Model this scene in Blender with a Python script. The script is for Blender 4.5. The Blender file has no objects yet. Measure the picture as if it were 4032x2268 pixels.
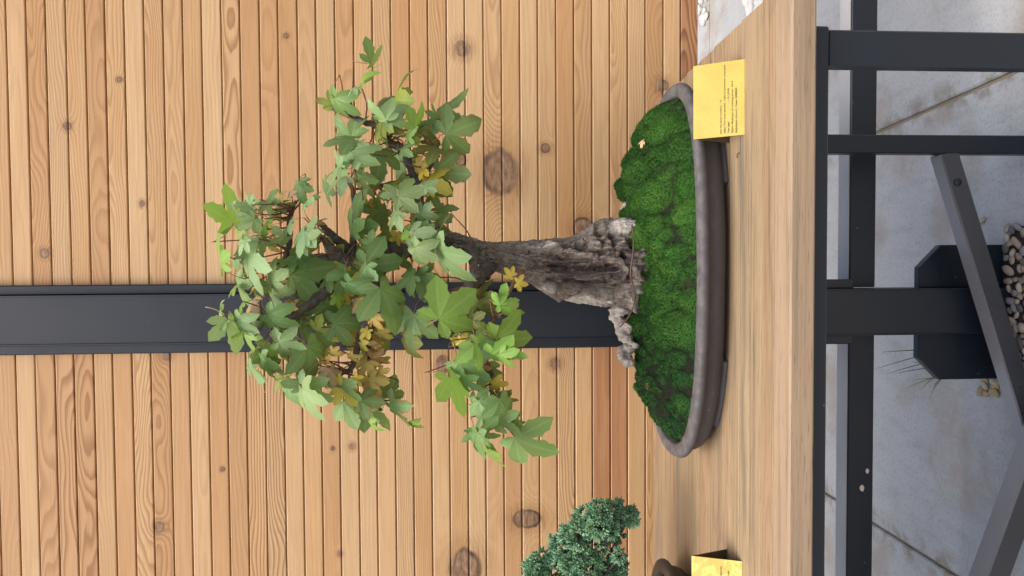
import bpy, bmesh, math, random
import numpy as np
from mathutils import Vector, Matrix, noise as mnoise

random.seed(7)
rng = np.random.default_rng(11)
scene = bpy.context.scene
COL = scene.collection

# ------------------------------------------------------------------ camera, sky, sun, exposure
CAMZ = 1.2684                       # the floor is z = 0
TH, PS, RO, FPX = math.radians(3.755), math.radians(1.855), math.radians(.461), 2850.0
FW = np.array([-math.sin(PS)*math.cos(TH), math.cos(PS)*math.cos(TH), -math.sin(TH)])
_r0 = np.array([math.cos(PS), math.sin(PS), 0.0]); _u0 = np.cross(_r0, FW)
RT = _r0*math.cos(RO) - _u0*math.sin(RO)
UP = _u0*math.cos(RO) + _r0*math.sin(RO)
cam_data = bpy.data.cameras.new('camera')
cam = bpy.data.objects.new('camera', cam_data); COL.objects.link(cam)
xa, ya, za = -UP, RT, -FW           # the phone was held on its side: the picture's right is the world's down
cam.matrix_world = Matrix(((xa[0], ya[0], za[0], 0), (xa[1], ya[1], za[1], 0), (xa[2], ya[2], za[2], CAMZ), (0, 0, 0, 1)))
cam_data.sensor_width = 36.0
cam_data.lens = FPX/4032*36.0
cam_data.clip_start = 0.02; cam_data.clip_end = 300
scene.camera = cam

world = bpy.data.worlds.new('World'); scene.world = world; world.use_nodes = True
wn = world.node_tree; wn.nodes.clear()
sky = wn.nodes.new('ShaderNodeTexSky'); sky.sky_type = 'NISHITA'; sky.sun_disc = False
SUN_EL, SUN_AZ = math.radians(66), math.radians(205)
sky.sun_elevation = SUN_EL; sky.sun_rotation = SUN_AZ
sky.air_density = 1.0; sky.dust_density = 6.0; sky.ozone_density = 1.0
bg = wn.nodes.new('ShaderNodeBackground'); bg.inputs['Strength'].default_value = 0.15
wo = wn.nodes.new('ShaderNodeOutputWorld')
wn.links.new(sky.outputs[0], bg.inputs[0]); wn.links.new(bg.outputs[0], wo.inputs[0])
sun_d = bpy.data.lights.new('sun', 'SUN'); sun_d.energy = 1.5; sun_d.angle = math.radians(40); sun_d.color = (1, .95, .88)
sun = bpy.data.objects.new('sun', sun_d); COL.objects.link(sun)
_sd = Vector((math.sin(SUN_AZ)*math.cos(SUN_EL), math.cos(SUN_AZ)*math.cos(SUN_EL), math.sin(SUN_EL)))
sun.rotation_euler = _sd.to_track_quat('Z', 'Y').to_euler(); sun.location = (0, -3, 6)
scene.view_settings.view_transform = 'Standard'
try: scene.view_settings.look = 'None'
except Exception: pass
scene.view_settings.gamma = 1.0; scene.view_settings.use_curve_mapping = False
scene.view_settings.exposure = 0.75

# ------------------------------------------------------------------ measuring helpers: photo point -> world point at a known depth / height
def ray(x, y): return FW + (1134 - y)/FPX*RT + (2016 - x)/FPX*UP
def atY(x, y, Y): r = ray(x, y); p = r*(Y/r[1]); return np.array([p[0], p[1], p[2] + CAMZ])
def atZ(x, y, Z): r = ray(x, y); p = r*((Z - CAMZ)/r[2]); return np.array([p[0], p[1], p[2] + CAMZ])

# ------------------------------------------------------------------ object helpers
def mesh(name, verts, faces, mats=None, smooth=False, parent=None, loc=None, matidx=None):
    me = bpy.data.meshes.new(name)
    v = np.asarray(verts, dtype=float)
    o = bpy.data.objects.new(name, me); COL.objects.link(o)
    origin = np.array(loc if loc is not None else (0, 0, 0), float)
    me.from_pydata((v - origin).tolist(), [], [tuple(int(i) for i in f) for f in faces])
    if mats is not None:
        for m in (mats if isinstance(mats, (list, tuple)) else [mats]): me.materials.append(m)
    if matidx is not None: me.polygons.foreach_set('material_index', np.asarray(matidx, dtype=np.int32))
    if smooth: me.polygons.foreach_set('use_smooth', np.ones(len(me.polygons), dtype=bool))
    me.update()
    put(o, origin, parent)
    return o
def put(o, origin, parent=None):
    origin = Vector(origin)
    if parent is not None:
        o.parent = parent; o.location = origin - world_loc(parent)
    else: o.location = origin
def world_loc(o):
    l = Vector(o.location)
    while o.parent: o = o.parent; l = l + o.location
    return l
def tag(o, label, cat, group=None, kind=None):
    if label: o['label'] = label
    if cat: o['category'] = cat
    if group: o['group'] = group
    if kind: o['kind'] = kind
    return o
def empty(name, loc, label, cat, group=None):
    o = bpy.data.objects.new(name, None); COL.objects.link(o); o.location = loc; o.empty_display_size = .05
    return tag(o, label, cat, group)
class MB:
    def __init__(s): s.v = []; s.f = []; s.n = 0; s.m = []
    def add(s, v, f, mi=0):
        v = np.asarray(v, float); s.v.append(v); s.f += [tuple(i + s.n for i in q) for q in f]; s.n += len(v); s.m += [mi]*len(f)
    def build(s, name, mats, parent=None, smooth=False, loc=None): return mesh(name, np.concatenate(s.v), s.f, mats, smooth, parent, loc, s.m)
def box_vf(x0, x1, y0, y1, z0, z1, b=.0015):
    """box with chamfered edges: 24 vertices"""
    bm = bmesh.new(); bmesh.ops.create_cube(bm, size=1)
    for v in bm.verts:
        v.co = Vector(((x0+x1)/2 + v.co.x*(x1-x0), (y0+y1)/2 + v.co.y*(y1-y0), (z0+z1)/2 + v.co.z*(z1-z0)))
    if b > 0: bmesh.ops.bevel(bm, geom=bm.edges[:], offset=b, segments=1, affect='EDGES')
    bm.verts.index_update()
    v = [tuple(q.co) for q in bm.verts]; f = [[q.index for q in p.verts] for p in bm.faces]; bm.free()
    return v, f
def box(name, x0, x1, y0, y1, z0, z1, mat, parent=None, b=.0015):
    v, f = box_vf(x0, x1, y0, y1, z0, z1, b)
    return mesh(name, v, f, mat, False, parent, ((x0+x1)/2, (y0+y1)/2, (z0+z1)/2))
def tube_vf(pts, rad, n=8, cap=True, wob=0, seed=0):
    P = np.asarray(pts, float); k = len(P); rad = np.broadcast_to(np.asarray(rad, float), (k,))
    T = np.gradient(P, axis=0); T /= np.linalg.norm(T, axis=1)[:, None] + 1e-12
    a = np.array([0.13, 1, .21]); V = []
    a = a - T[0]*(a@T[0]); a /= np.linalg.norm(a)
    r_ = np.random.default_rng(seed)
    for i in range(k):
        a = a - T[i]*(a@T[i]); a /= np.linalg.norm(a) + 1e-12
        b = np.cross(T[i], a)
        for j in range(n):
            t = 2*math.pi*j/n
            V.append(P[i] + rad[i]*(1 + wob*(r_.random() - .5))*(a*math.cos(t) + b*math.sin(t)))
    Fc = [(i*n + j, i*n + (j+1) % n, (i+1)*n + (j+1) % n, (i+1)*n + j) for i in range(k-1) for j in range(n)]
    if cap: Fc += [tuple(range(n))[::-1], tuple((k-1)*n + j for j in range(n))]
    return V, Fc
def resample(P, n):
    """Catmull-Rom through the points"""
    P = np.asarray(P, float); k = len(P); Q = np.vstack([2*P[0]-P[1], P, 2*P[-1]-P[-2]]); out = []
    for t in np.linspace(0, k-1-1e-9, n):
        i = int(t); s = t-i; a, b, c, d = Q[i], Q[i+1], Q[i+2], Q[i+3]
        out.append(.5*((2*b) + (c-a)*s + (2*a-5*b+4*c-d)*s*s + (3*b-3*c+d-a)*s**3))
    return np.array(out)
def add_attr(o, name, vals, typ='FLOAT', dom='POINT'):
    at = o.data.attributes.new(name, typ, dom)
    if typ == 'FLOAT': at.data.foreach_set('value', np.asarray(vals, dtype=np.float32).ravel())
    else: at.data.foreach_set('color', np.asarray(vals, dtype=np.float32).ravel())

# ------------------------------------------------------------------ material helpers
class NT:
    def __init__(s, name):
        s.mat = bpy.data.materials.new(name); s.mat.use_nodes = True
        s.t = s.mat.node_tree; s.t.nodes.clear()
        s.bsdf = s.n('ShaderNodeBsdfPrincipled'); s.out = s.n('ShaderNodeOutputMaterial')
        s.l(s.bsdf.outputs[0], s.out.inputs[0])
    def n(s, t, **kw):
        q = s.t.nodes.new(t)
        for k, v in kw.items(): setattr(q, k, v)
        return q
    def l(s, a, b): s.t.links.new(a, b)
    def setv(s, sock, v):
        if isinstance(v, bpy.types.NodeSocket): s.l(v, sock)
        elif v is not None: sock.default_value = v
    def m(s, op, a, b=None, c=None, clamp=False):
        q = s.n('ShaderNodeMath', operation=op, use_clamp=clamp); s.setv(q.inputs[0], a); s.setv(q.inputs[1], b); s.setv(q.inputs[2], c); return q.outputs[0]
    def mix(s, f, a, b, blend='MIX'):
        q = s.n('ShaderNodeMix', data_type='RGBA', blend_type=blend); s.setv(q.inputs[0], f)
        for i, v in ((6, a), (7, b)):
            if isinstance(v, (tuple, list)): v = (*v[:3], 1)
            s.setv(q.inputs[i], v)
        return q.outputs[2]
    def ramp(s, f, stops):
        q = s.n('ShaderNodeValToRGB'); s.setv(q.inputs[0], f); e = q.color_ramp.elements
        while len(e) < len(stops): e.new(.5)
        for el, (p, c) in zip(e, stops):
            el.position = p; el.color = (*c[:3], 1) if isinstance(c, (tuple, list)) else (c, c, c, 1)
        return q.outputs[0]
    def maprange(s, v, a, b, c, d, smooth=False):
        q = s.n('ShaderNodeMapRange', interpolation_type='SMOOTHSTEP' if smooth else 'LINEAR'); s.setv(q.inputs[0], v)
        for i, x in enumerate((a, b, c, d)): s.setv(q.inputs[i+1], x)
        return q.outputs[0]
    def noise(s, vec, scale, detail=3, rough=.5, dist=0):
        q = s.n('ShaderNodeTexNoise'); s.setv(q.inputs['Vector'], vec); q.inputs['Scale'].default_value = scale
        q.inputs['Detail'].default_value = detail; q.inputs['Roughness'].default_value = rough; q.inputs['Distortion'].default_value = dist
        return q.outputs[0]
    def voro(s, vec, scale, feature='F1'):
        q = s.n('ShaderNodeTexVoronoi', feature=feature); s.setv(q.inputs['Vector'], vec); q.inputs['Scale'].default_value = scale
        return q
    def xyz(s, x, y, z):
        q = s.n('ShaderNodeCombineXYZ'); s.setv(q.inputs[0], x); s.setv(q.inputs[1], y); s.setv(q.inputs[2], z); return q.outputs[0]
    def sep(s, v):
        q = s.n('ShaderNodeSeparateXYZ'); s.l(v, q.inputs[0]); return q.outputs
    def pos(s): return s.n('ShaderNodeNewGeometry').outputs['Position']
    def objc(s): return s.n('ShaderNodeTexCoord').outputs['Object']
    def bump(s, h, strength=.3, dist=.002):
        q = s.n('ShaderNodeBump'); q.inputs['Strength'].default_value = strength; q.inputs['Distance'].default_value = dist
        s.l(h, q.inputs['Height']); s.l(q.outputs[0], s.bsdf.inputs['Normal']); return q
    def fin(s, col, rough=.6, spec=.4, metal=0):
        s.setv(s.bsdf.inputs['Base Color'], (*col, 1) if isinstance(col, tuple) else col)
        s.setv(s.bsdf.inputs['Roughness'], rough); s.bsdf.inputs['Specular IOR Level'].default_value = spec
        s.bsdf.inputs['Metallic'].default_value = metal
        return s.mat

def wood_mat(name, light, mid, dark, knots=(), ring=230., rough=.5, spec=.35, contrast=1., tint=(), grey=0.):
    """sawn softwood: growth rings cut by the face, bent round any knots; long axis X, face in X-Z or X-Y of the piece"""
    t = NT(name); oi = t.n('ShaderNodeObjectInfo'); rnd = oi.outputs['Random']
    o = t.sep(t.objc()); p = t.sep(t.pos())
    lx, ly, lz = p[0], o[1], o[2]
    r1 = rnd; r2 = t.m('FRACT', t.m('MULTIPLY', rnd, 37.17)); r3 = t.m('FRACT', t.m('MULTIPLY', rnd, 91.73)); r4 = t.m('FRACT', t.m('MULTIPLY', rnd, 153.31))
    across = t.m('ADD', lz, ly)
    wx = t.m('MULTIPLY_ADD', r2, 40., lx)
    nx = t.noise(t.xyz(t.m('MULTIPLY', wx, 1.0), t.m('MULTIPLY', r3, 30.), t.m('MULTIPLY', across, 4.)), 2.2, 2)
    n2 = t.noise(t.xyz(t.m('MULTIPLY', wx, 7.), t.m('MULTIPLY', across, 45.), t.m('MULTIPLY', r1, 20.)), 1.0, 3)
    zc = t.m('MULTIPLY_ADD', t.m('SUBTRACT', r3, .5), .09, across)
    c2 = t.m('MULTIPLY_ADD', t.m('SUBTRACT', nx, .5), t.m('MULTIPLY_ADD', r4, .10, .03), t.m('MULTIPLY_ADD', r2, .05, .012))
    rr = t.m('SQRT', t.m('ADD', t.m('MULTIPLY', zc, zc), t.m('MULTIPLY', c2, c2)))
    rr = t.m('ADD', rr, t.m('MULTIPLY', t.m('SUBTRACT', n2, .5), .006))
    core = None; halo = None
    for (kx, kz, kr, sq) in knots:
        dx = t.m('MULTIPLY', t.m('SUBTRACT', p[0], kx), sq); dz = t.m('SUBTRACT', p[2], kz)
        d = t.m('SQRT', t.m('ADD', t.m('MULTIPLY', dx, dx), t.m('MULTIPLY', dz, dz)))
        dn = t.m('DIVIDE', d, kr)
        dn = t.m('ADD', dn, t.m('MULTIPLY', t.m('SUBTRACT', n2, .5), .55))
        g = t.m('POWER', 2.718, t.m('MULTIPLY', t.m('MULTIPLY', dn, dn), -.28))
        rr = t.m('ADD', rr, t.m('MULTIPLY', g, kr*1.1))
        c = t.maprange(dn, .86, 1.0, 1, 0, True)
        hl = t.maprange(dn, .8, 2.3, 1, 0, True)
        core = c if core is None else t.m('MAXIMUM', core, c)
        halo = hl if halo is None else t.m('MAXIMUM', halo, hl)
        rim = t.m('MULTIPLY', t.maprange(dn, .66, .92, 0, 1, True), t.maprange(dn, .94, 1.12, 1, 0, True))
    fr = t.m('FRACT', t.m('MULTIPLY', rr, t.m('MULTIPLY_ADD', r4, ring*.5, ring*.45)))
    late = t.m('MULTIPLY', t.maprange(fr, .25, .85, 0, 1, True), t.maprange(fr, .88, 1., 1, 0, True))
    fib = t.noise(t.xyz(t.m('MULTIPLY', wx, 9.), t.m('MULTIPLY', across, 420.), r1), 1.0, 2)
    blo = t.noise(t.xyz(t.m('MULTIPLY', wx, 2.), t.m('MULTIPLY', across, 14.), t.m('MULTIPLY', r4, 9.)), 1.6, 3)
    base = t.mix(t.maprange(blo, .3, .7, 0, 1), light, mid)
    if tint:
        base = t.mix(t.maprange(r3, .0, 1., 0., .85), base, tint[0]); base = t.mix(t.m('GREATER_THAN', r2, .72), base, t.mix(.6, base, tint[1]))
    base = t.mix(t.m('MULTIPLY', t.m('FRACT', t.m('MULTIPLY', rnd, 211.7)), .30), base, (mid[0]*.66, mid[1]*.60, mid[2]*.54))
    amt = t.m('MULTIPLY', late, t.m('MULTIPLY_ADD', t.m('MULTIPLY', r4, r4), .60*contrast, .08*contrast))
    col = t.mix(amt, base, dark)
    # some boards carry fewer, wider and darker growth lines than their neighbours
    col = t.mix(t.m('MULTIPLY', t.maprange(fib, .35, .75, 0, 1), .28), col, dark)
    if grey:
        st = t.noise(t.xyz(t.m('MULTIPLY', wx, 3.), t.m('MULTIPLY', across, 120.), 3.3), 1.0, 4, .6)
        col = t.mix(t.m('MULTIPLY', t.maprange(st, .5, .72, 0, 1, True), grey), col, (.115, .088, .062))
        po = t.noise(t.xyz(t.m('MULTIPLY', wx, 22.), t.m('MULTIPLY', across, 520.), 1.), 1.0, 2, .6)
        col = t.mix(t.m('MULTIPLY', t.maprange(po, .58, .70, 0, 1, True), .6), col, (.09, .065, .045))
        wd = t.noise(t.xyz(t.m('MULTIPLY', p[0], 2.2), t.m('MULTIPLY', p[1], 19.), 8.), 1.0, 3, .55)
        col = t.mix(t.m('MULTIPLY', t.maprange(wd, .54, .70, 0, 1, True), grey*.85), col, (.15, .125, .088))
    if core is not None:
        kn = t.noise(t.xyz(t.m('MULTIPLY', p[0], 45.), t.m('MULTIPLY', p[2], 130.), 0.), 1., 4, .7)
        col = t.mix(t.m('MULTIPLY', halo, .30), col, (dark[0]*.85, dark[1]*.7, dark[2]*.6))
        kc = t.mix(t.maprange(kn, .3, .7, 0, 1), (.10, .052, .030), (.36, .225, .135))
        col = t.mix(core, col, kc)
        col = t.mix(t.m('MULTIPLY', rim, t.maprange(blo, .35, .65, .25, .9)), col, (.045, .025, .016))
        sl = t.noise(t.xyz(t.m('MULTIPLY', p[0], 14.), t.m('MULTIPLY', p[2], 300.), 2.), 1., 3); col = t.mix(t.m('MULTIPLY', t.m('MULTIPLY', halo, t.m('SUBTRACT', 1., core)), t.maprange(sl, .5, .66, 0, .55, True)), col, (.13, .06, .028))
    t.bump(t.m('ADD', t.m('MULTIPLY', late, .5), fib), .25, .0008)
    return t.fin(col, rough, spec)

def paint_mat(name, col, rough=.45, spec=.5, wear=.25, bright=(.25, .26, .28)):
    t = NT(name); p = t.pos()
    a = t.noise(p, 6., 4); b = t.noise(p, 90., 3)
    c = t.mix(t.maprange(a, .3, .7, 0, .5), col, (col[0]*1.5, col[1]*1.5, col[2]*1.45))
    v = t.voro(p, 38.); sp = t.m('MULTIPLY', t.maprange(v.outputs['Distance'], .03, .09, 1, 0, True), t.m('GREATER_THAN', a, .56))
    c = t.mix(t.m('MULTIPLY', sp, wear), c, bright)
    t.bump(b, .08, .001)
    return t.fin(c, t.maprange(a, .3, .7, rough-.07, rough+.1), spec)

# ================================================================== THE SETTING
# ------------------------------------------------------------------ ground and paving
def ground_mat():
    t = NT('sandy_ground'); p = t.pos()
    a = t.noise(p, 3., 4); b = t.noise(p, 260., 2)
    c = t.mix(t.maprange(a, .3, .7, 0, 1), (.30, .235, .165), (.36, .30, .23)); c = t.mix(t.maprange(b, .3, .7, 0, .6), c, (.16, .12, .085))
    t.bump(b, .4, .002); return t.fin(c, .9, .2)
def stone_mat():
    t = NT('grey_stone'); p = t.pos(); rnd = t.n('ShaderNodeObjectInfo').outputs['Random']
    a = t.noise(p, 2.1, 5, .6); b = t.noise(p, 14., 5, .65); g = t.noise(p, 120., 4, .6); s = t.sep(p)
    st = t.noise(t.xyz(t.m('MULTIPLY', s[0], 26.), t.m('MULTIPLY', s[1], 7.), 0.), 1., 4)
    c = t.mix(t.maprange(a, .3, .7, 0, 1), (.405, .405, .385), (.320, .320, .304))
    c = t.mix(t.maprange(b, .40, .68, 0, .45), c, (.40, .402, .39))
    c = t.mix(t.maprange(st, .5, .72, 0, .25), c, (.185, .187, .192))
    c = t.mix(t.maprange(g, .5, .75, 0, .6), c, (.19, .19, .185))
    # rusty mineral stains, green film near the joints
    r = t.noise(t.xyz(t.m('ADD', s[0], 7.3), s[1], 0.), 3.1, 4, .62); c = t.mix(t.maprange(r, .50, .66, 0, .6, True), c, (.27, .215, .155))
    d1 = t.m('ABSOLUTE', t.m('SUBTRACT', s[0], t.m('MULTIPLY_ADD', s[1], -.0676, .5466)))
    d2 = t.m('ABSOLUTE', t.m('ADD', s[0], .8166)); dj = t.m('MINIMUM', d1, d2)
    f = t.m('MULTIPLY', t.maprange(dj, .01, .075, 1, 0, True), t.maprange(b, .42, .62, 0, 1, True))
    c = t.mix(t.m('MULTIPLY', f, .85), c, (.20, .175, .125))
    v = t.voro(p, 9.); sp = t.maprange(v.outputs['Distance'], .02, .10, 1, 0, True)
    c = t.mix(t.m('MULTIPLY', sp, t.m('MULTIPLY', t.m('GREATER_THAN', t.noise(p, 5., 1), .58), .5)), c, (.17, .15, .12))
    t.bump(t.m('ADD', b, t.m('MULTIPLY', g, .5)), .35, .003)
    return t.fin(c, t.maprange(b, .3, .7, .62, .8), .35)
M_GROUND, M_STONE = ground_mat(), stone_mat()
g = mesh('ground', [(-120, -120, -.012), (120, -120, -.012), (120, 120, -.012), (-120, 120, -.012)], [(0, 1, 2, 3)], M_GROUND); g['kind'] = 'structure'
pv = bpy.data.objects.new('paving', None); COL.objects.link(pv); pv['kind'] = 'structure'
xl = [(-3.26, 0), (-2.04, 0), (-.8166, 0), (.5466, -.0676), (1.70, -.03), (2.95, 0), (4.2, 0)]
yl = [-3.0, -1.2, .62, 3.178, 3.70, 5.6, 7.5]
for i in range(len(xl)-1):
    for j in range(len(yl)-1):
        if i >= 4 and j == 4: continue                       # a bed of white pebbles lies here
        gp = .005; y0, y1 = yl[j] + gp, yl[j+1] - gp
        if i >= 3 and j == 2: y1 = 2.86
        X = lambda k, y: xl[k][0] + xl[k][1]*y
        c = [(X(i, y0)+gp, y0), (X(i+1, y0)-gp, y0), (X(i+1, y1)-gp, y1), (X(i, y1)+gp, y1)]
        dz = random.uniform(-.001, .001); e = .004
        ctr = np.mean(c, axis=0)
        inn = [tuple(np.array(q) + np.sign(ctr - np.array(q))*e) for q in c]
        v = [(*q, dz) for q in inn] + [(*q, dz-e) for q in c] + [(*q, -.04) for q in c]
        f = [(0, 1, 2, 3)] + [(a+4, (a+1) % 4 + 4, (a+1) % 4, a) for a in range(4)] + [(a+8, (a+1) % 4 + 8, (a+1) % 4 + 4, a+4) for a in range(4)]
        mesh('stone_slab', v, f, M_STONE, False, pv, (ctr[0], ctr[1], 0))

# ------------------------------------------------------------------ timber wall
WY = 1.638; PITCH = .040934; ZG0 = CAMZ + .9774
W_L, W_M, W_D = (.57, .372, .190), (.495, .295, .132), (.25, .112, .038)
TINT = ((.58, .405, .225), (.45, .24, .10))
knot_px = [(1163, 122, 20, 1), (1260, 432, 44, .75), (1372, 373, 12, 1), (167, 317, 11, 1), (112, 637, 12, 1), (358, 512, 8, 1), (1158, 402, 15, 1), (1467, 573, 26, 1),
           (417, 895, 13, 1), (1115, 916, 20, .8), (1397, 914, 15, 1), (1325, 1305, 36, 1.5), (400, 1326, 13, 1), (885, 1123, 9, 1), (855, 1393, 7, 1), (1172, 1432, 40, .8), (1666, 214, 17, 1),
           (838, 1128, 6, 1), (1640, 400, 9, 1), (300, 200, 7, 1), (560, 1180, 6, 1), (720, 90, 7, 1)]
knots = []
for (kx, ky, kr, sq) in knot_px:
    q = atY(kx*4032/2576, ky*4032/2576, WY); knots.append((float(q[0]), float(q[2]), kr*1.565*1.66/2850, sq))
wall = empty('timber_wall', (.7, WY, ZG0 - 37*PITCH), 'varnished softwood wall of narrow horizontal boards behind the bonsai table', 'wall')
M_PLANK = wood_mat('cedar_board', W_L, W_M, W_D, tint=TINT)
M_BACK = paint_mat('dark_backing', (.30, .165, .085), .8, .2, 0)
M_FIG = wood_mat('cedar_board_figured', W_L, W_M, W_D, ring=180., contrast=1.5, tint=TINT)
M_RED = wood_mat('cedar_board_red', (.47, .265, .135), (.40, .20, .092), (.18, .068, .028), ring=140., contrast=1.4)
def plank(x0, x1, zt, zb, m0):
    zc = (zt + zb)/2; hw = (zt - zb)/2; yb = WY + .017; c = .0015; d = .0055; sh = (PITCH - (zt - zb))/2 - .0002
    prof = [(WY + .0011, hw), (WY, hw - c), (WY, -hw + c), (WY + .0011, -hw), (WY + d, -hw - .0002), (WY + d, -hw - sh), (yb, -hw - sh), (yb, hw + sh), (WY + d, hw + sh), (WY + d, hw + .0002)]
    v = [(x, y, zc + z) for x in (x0, x1) for (y, z) in prof]; n = len(prof)
    f = [(i, (i+1) % n, n + (i+1) % n, n + i) for i in range(n)] + [tuple(range(n))[::-1], tuple(range(n, 2*n))]
    near = [k for k in knots if x0 < k[0] < x1 and zb - 2.4*k[2] < k[1] < zt + 2.4*k[2]]
    m = m0 if not near else wood_mat('cedar_board_knotty', W_L, W_M, W_D, near, tint=TINT)
    return mesh('plank', v, f, m, False, wall, ((x0+x1)/2, WY, zc))
for side in (0, 1):
    rg = np.random.default_rng(5 + side)
    for k in range(-9, 37):
        zt, zb = ZG0 - k*PITCH, ZG0 - (k+1)*PITCH
        gap = (.0036 if (k + side) % 2 else .0026) + rg.uniform(-.0006, .0006); mm = M_FIG if (side, k) in ((1, 1), (1, 2), (1, 3), (1, 7), (1, 12), (1, 13), (0, 5), (0, 11), (0, 24), (0, 25), (0, 31)) else M_RED if (side, k) in ((1, 31), (1, 32), (0, 28), (0, 35), (0, 36)) else M_PLANK
        if side == 0: plank(-.052, 1.35, zt - gap/2, zb + gap/2, mm)
        else: plank(-2.3, -.175, zt - gap/2, zb + gap/2, mm)
box('backing_board', -2.29, 1.34, WY + .0185, WY + .03, ZG0 - 37*PITCH + .003, ZG0 + 9*PITCH - .003, M_BACK, wall, .001)

# ------------------------------------------------------------------ black steel post with a foot, and the beam that runs past it
M_STEEL = paint_mat('dark_blue_grey_paint', (.0075, .0115, .019), .40, .45, .10)
M_STEELB = paint_mat('black_frame_paint', (.0055, .0095, .0165), .40, .40, .45)
M_GALV = paint_mat('grey_steel', (.25, .245, .24), .6, .4, .1)
ZB0, ZB1 = CAMZ - .9655, CAMZ - .900
post = empty('steel_post', (-.1135, 1.65, 0), 'dark grey steel post splitting the timber wall behind the tree', 'post')
box('column', -.1665, -.0605, 1.600, 1.695, .0, ZG0 + 9*PITCH, M_STEEL, post, .003)
box('cover_strip', -.0600, -.0385, 1.6155, 1.637, ZB1 + .002, ZG0 + 9*PITCH - .002, M_STEEL, post, .0025)
box('cover_strip', -.1885, -.1670, 1.6155, 1.637, ZB1 + .002, ZG0 + 9*PITCH - .002, M_STEEL, post, .0025)
for xx in (-.0615, -.1655): box('edge_bead', xx - .0018, xx + .0018, 1.5975, 1.601, .17, ZG0 + 9*PITCH - .01, M_STEEL, post, .0006)
zp, zq = CAMZ - 1.058, CAMZ - 1.110
def foot_plate(x_in, x_out):
    s = 1 if x_out > x_in else -1; y0, y1 = 1.622, 1.640; ch = .052
    pr = [(x_in, .004), (x_out, .004), (x_out, zq), (x_out - s*ch, zp), (x_in, zp)]
    e = .002; c = np.mean(pr, axis=0)
    inn = [tuple(np.array(q) + np.sign(c - np.array(q))*e) for q in pr]
    v = [(x, y0, z) for x, z in inn] + [(x, y0 + e, z) for x, z in pr] + [(x, y1, z) for x, z in pr]; n = 5
    f = [tuple(range(n))] + [(i, i+n, (i+1) % n + n, (i+1) % n) for i in range(n)] + [(i+n, i+2*n, (i+1) % n + 2*n, (i+1) % n + n) for i in range(n)] + [tuple(range(2*n, 3*n))[::-1]]
    if s > 0: f = [q[::-1] for q in f]
    bmv = mesh('foot_plate', v, f, M_STEELB, False, post, ((x_in+x_out)/2, y0, zp/2)); return bmv
foot_plate(-.0600, .040); foot_plate(-.1670, -.276)
beam = empty('steel_beam', (0, 1.67, ZB0), 'low dark horizontal steel beam with pale grey top running behind the table legs', 'beam')
box('web', -2.3, -.169, 1.645, 1.694, ZB0, ZB1 - .0035, M_STEELB, beam, .002); box('web', -.058, 1.35, 1.645, 1.694, ZB0, ZB1 - .0035, M_STEELB, beam, .002)
box('top_face', -2.3, -.1695, 1.648, 1.694, ZB1 - .003, ZB1, M_GALV, beam, .0008); box('top_face', -.0575, 1.35, 1.648, 1.694, ZB1 - .003, ZB1, M_GALV, beam, .0008)

# ------------------------------------------------------------------ display table
TT = CAMZ - .42                                             # table top
table = empty('display_table', (-.75, 1.25, 0), 'long display table with weathered wood top on a black steel frame', 'table')
M_TOP = wood_mat('weathered_top', (.345, .252, .150), (.27, .192, .115), (.13, .087, .050), ring=150., rough=.62, spec=.3, contrast=.6, tint=((.36, .28, .165), (.31, .195, .115)), grey=.95)
M_TOPF = wood_mat('top_front_edge', (.34, .25, .165), (.30, .215, .14), (.20, .135, .085), ring=140., rough=.65, spec=.25, contrast=.4, grey=.45)
seams = [2571, 2598, 2635, 2666, 2701, 2750, 2806, 2843, 2872, 2909, 2946, 2990, 3039, 3104]
ys = [float(atZ(s, 2200, TT)[1]) for s in seams]
for i in range(len(ys)-1):
    y1, y0 = ys[i] - .0005, ys[i+1] + .0005
    dz = random.uniform(-.0005, .0005)
    xe = .3655 + (1.05 - (y0+y1)/2)*.035 + random.uniform(-.0012, .0012)
    if i < len(ys)-2: box('table_board', -1.95, xe, y0, y1, TT - .0335, TT + dz, M_TOP, table, .0007)
    else: box('table_board', -1.95, xe, y0, y1, TT - .0340, TT, M_TOPF, table, .0028)
zr0, zr1 = CAMZ - .4805, TT - .0345
fr = dict(b=.0022)
box('front_rail', -1.88, .3105, .930, .962, zr0, zr1, M_STEELB, table, **fr)
box('back_rail', -1.88, .2790, 1.522, 1.558, zr0, zr1, M_STEELB, table, **fr)
for (xa_, xb_) in ((.2625, .3070), (-1.86, -1.815)): box('side_rail', xa_, xb_, .964, 1.520, zr0 + .001, zr1 - .001, M_STEELB, table, **fr)
for (xa_, xb_) in ((.2600, .3072), (-1.86, -1.815)): box('leg', xa_, xb_, .934, .958, .002, zr0 - .001, M_STEELB, table, **fr)
for (xa_, xb_) in ((.2370, .2775), (-1.86, -1.82)): box('leg', xa_, xb_, 1.525, 1.555, .002, zr0 - .001, M_STEELB, table, **fr)
def bar(name, p, q, w, y0, y1, mat, parent):
    """square tube in a vertical plane, from p to q (x, z)"""
    p, q = np.array(p), np.array(q); d = (q-p)/np.linalg.norm(q-p); n = np.array([-d[1], d[0]]); L = np.linalg.norm(q-p)
    v, f = box_vf(0, L, y0, y1, -w/2, w/2, .003)
    v = [(p[0] + a*d[0] + c*n[0], b, p[1] + a*d[1] + c*n[1]) for a, b, c in v]
    return mesh(name, v, f, mat, False, parent, ((p[0]+q[0])/2, (y0+y1)/2, (p[1]+q[1])/2))
M_BRACE = paint_mat('brace_paint', (.036, .038, .044), .32, .55, .3)
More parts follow.
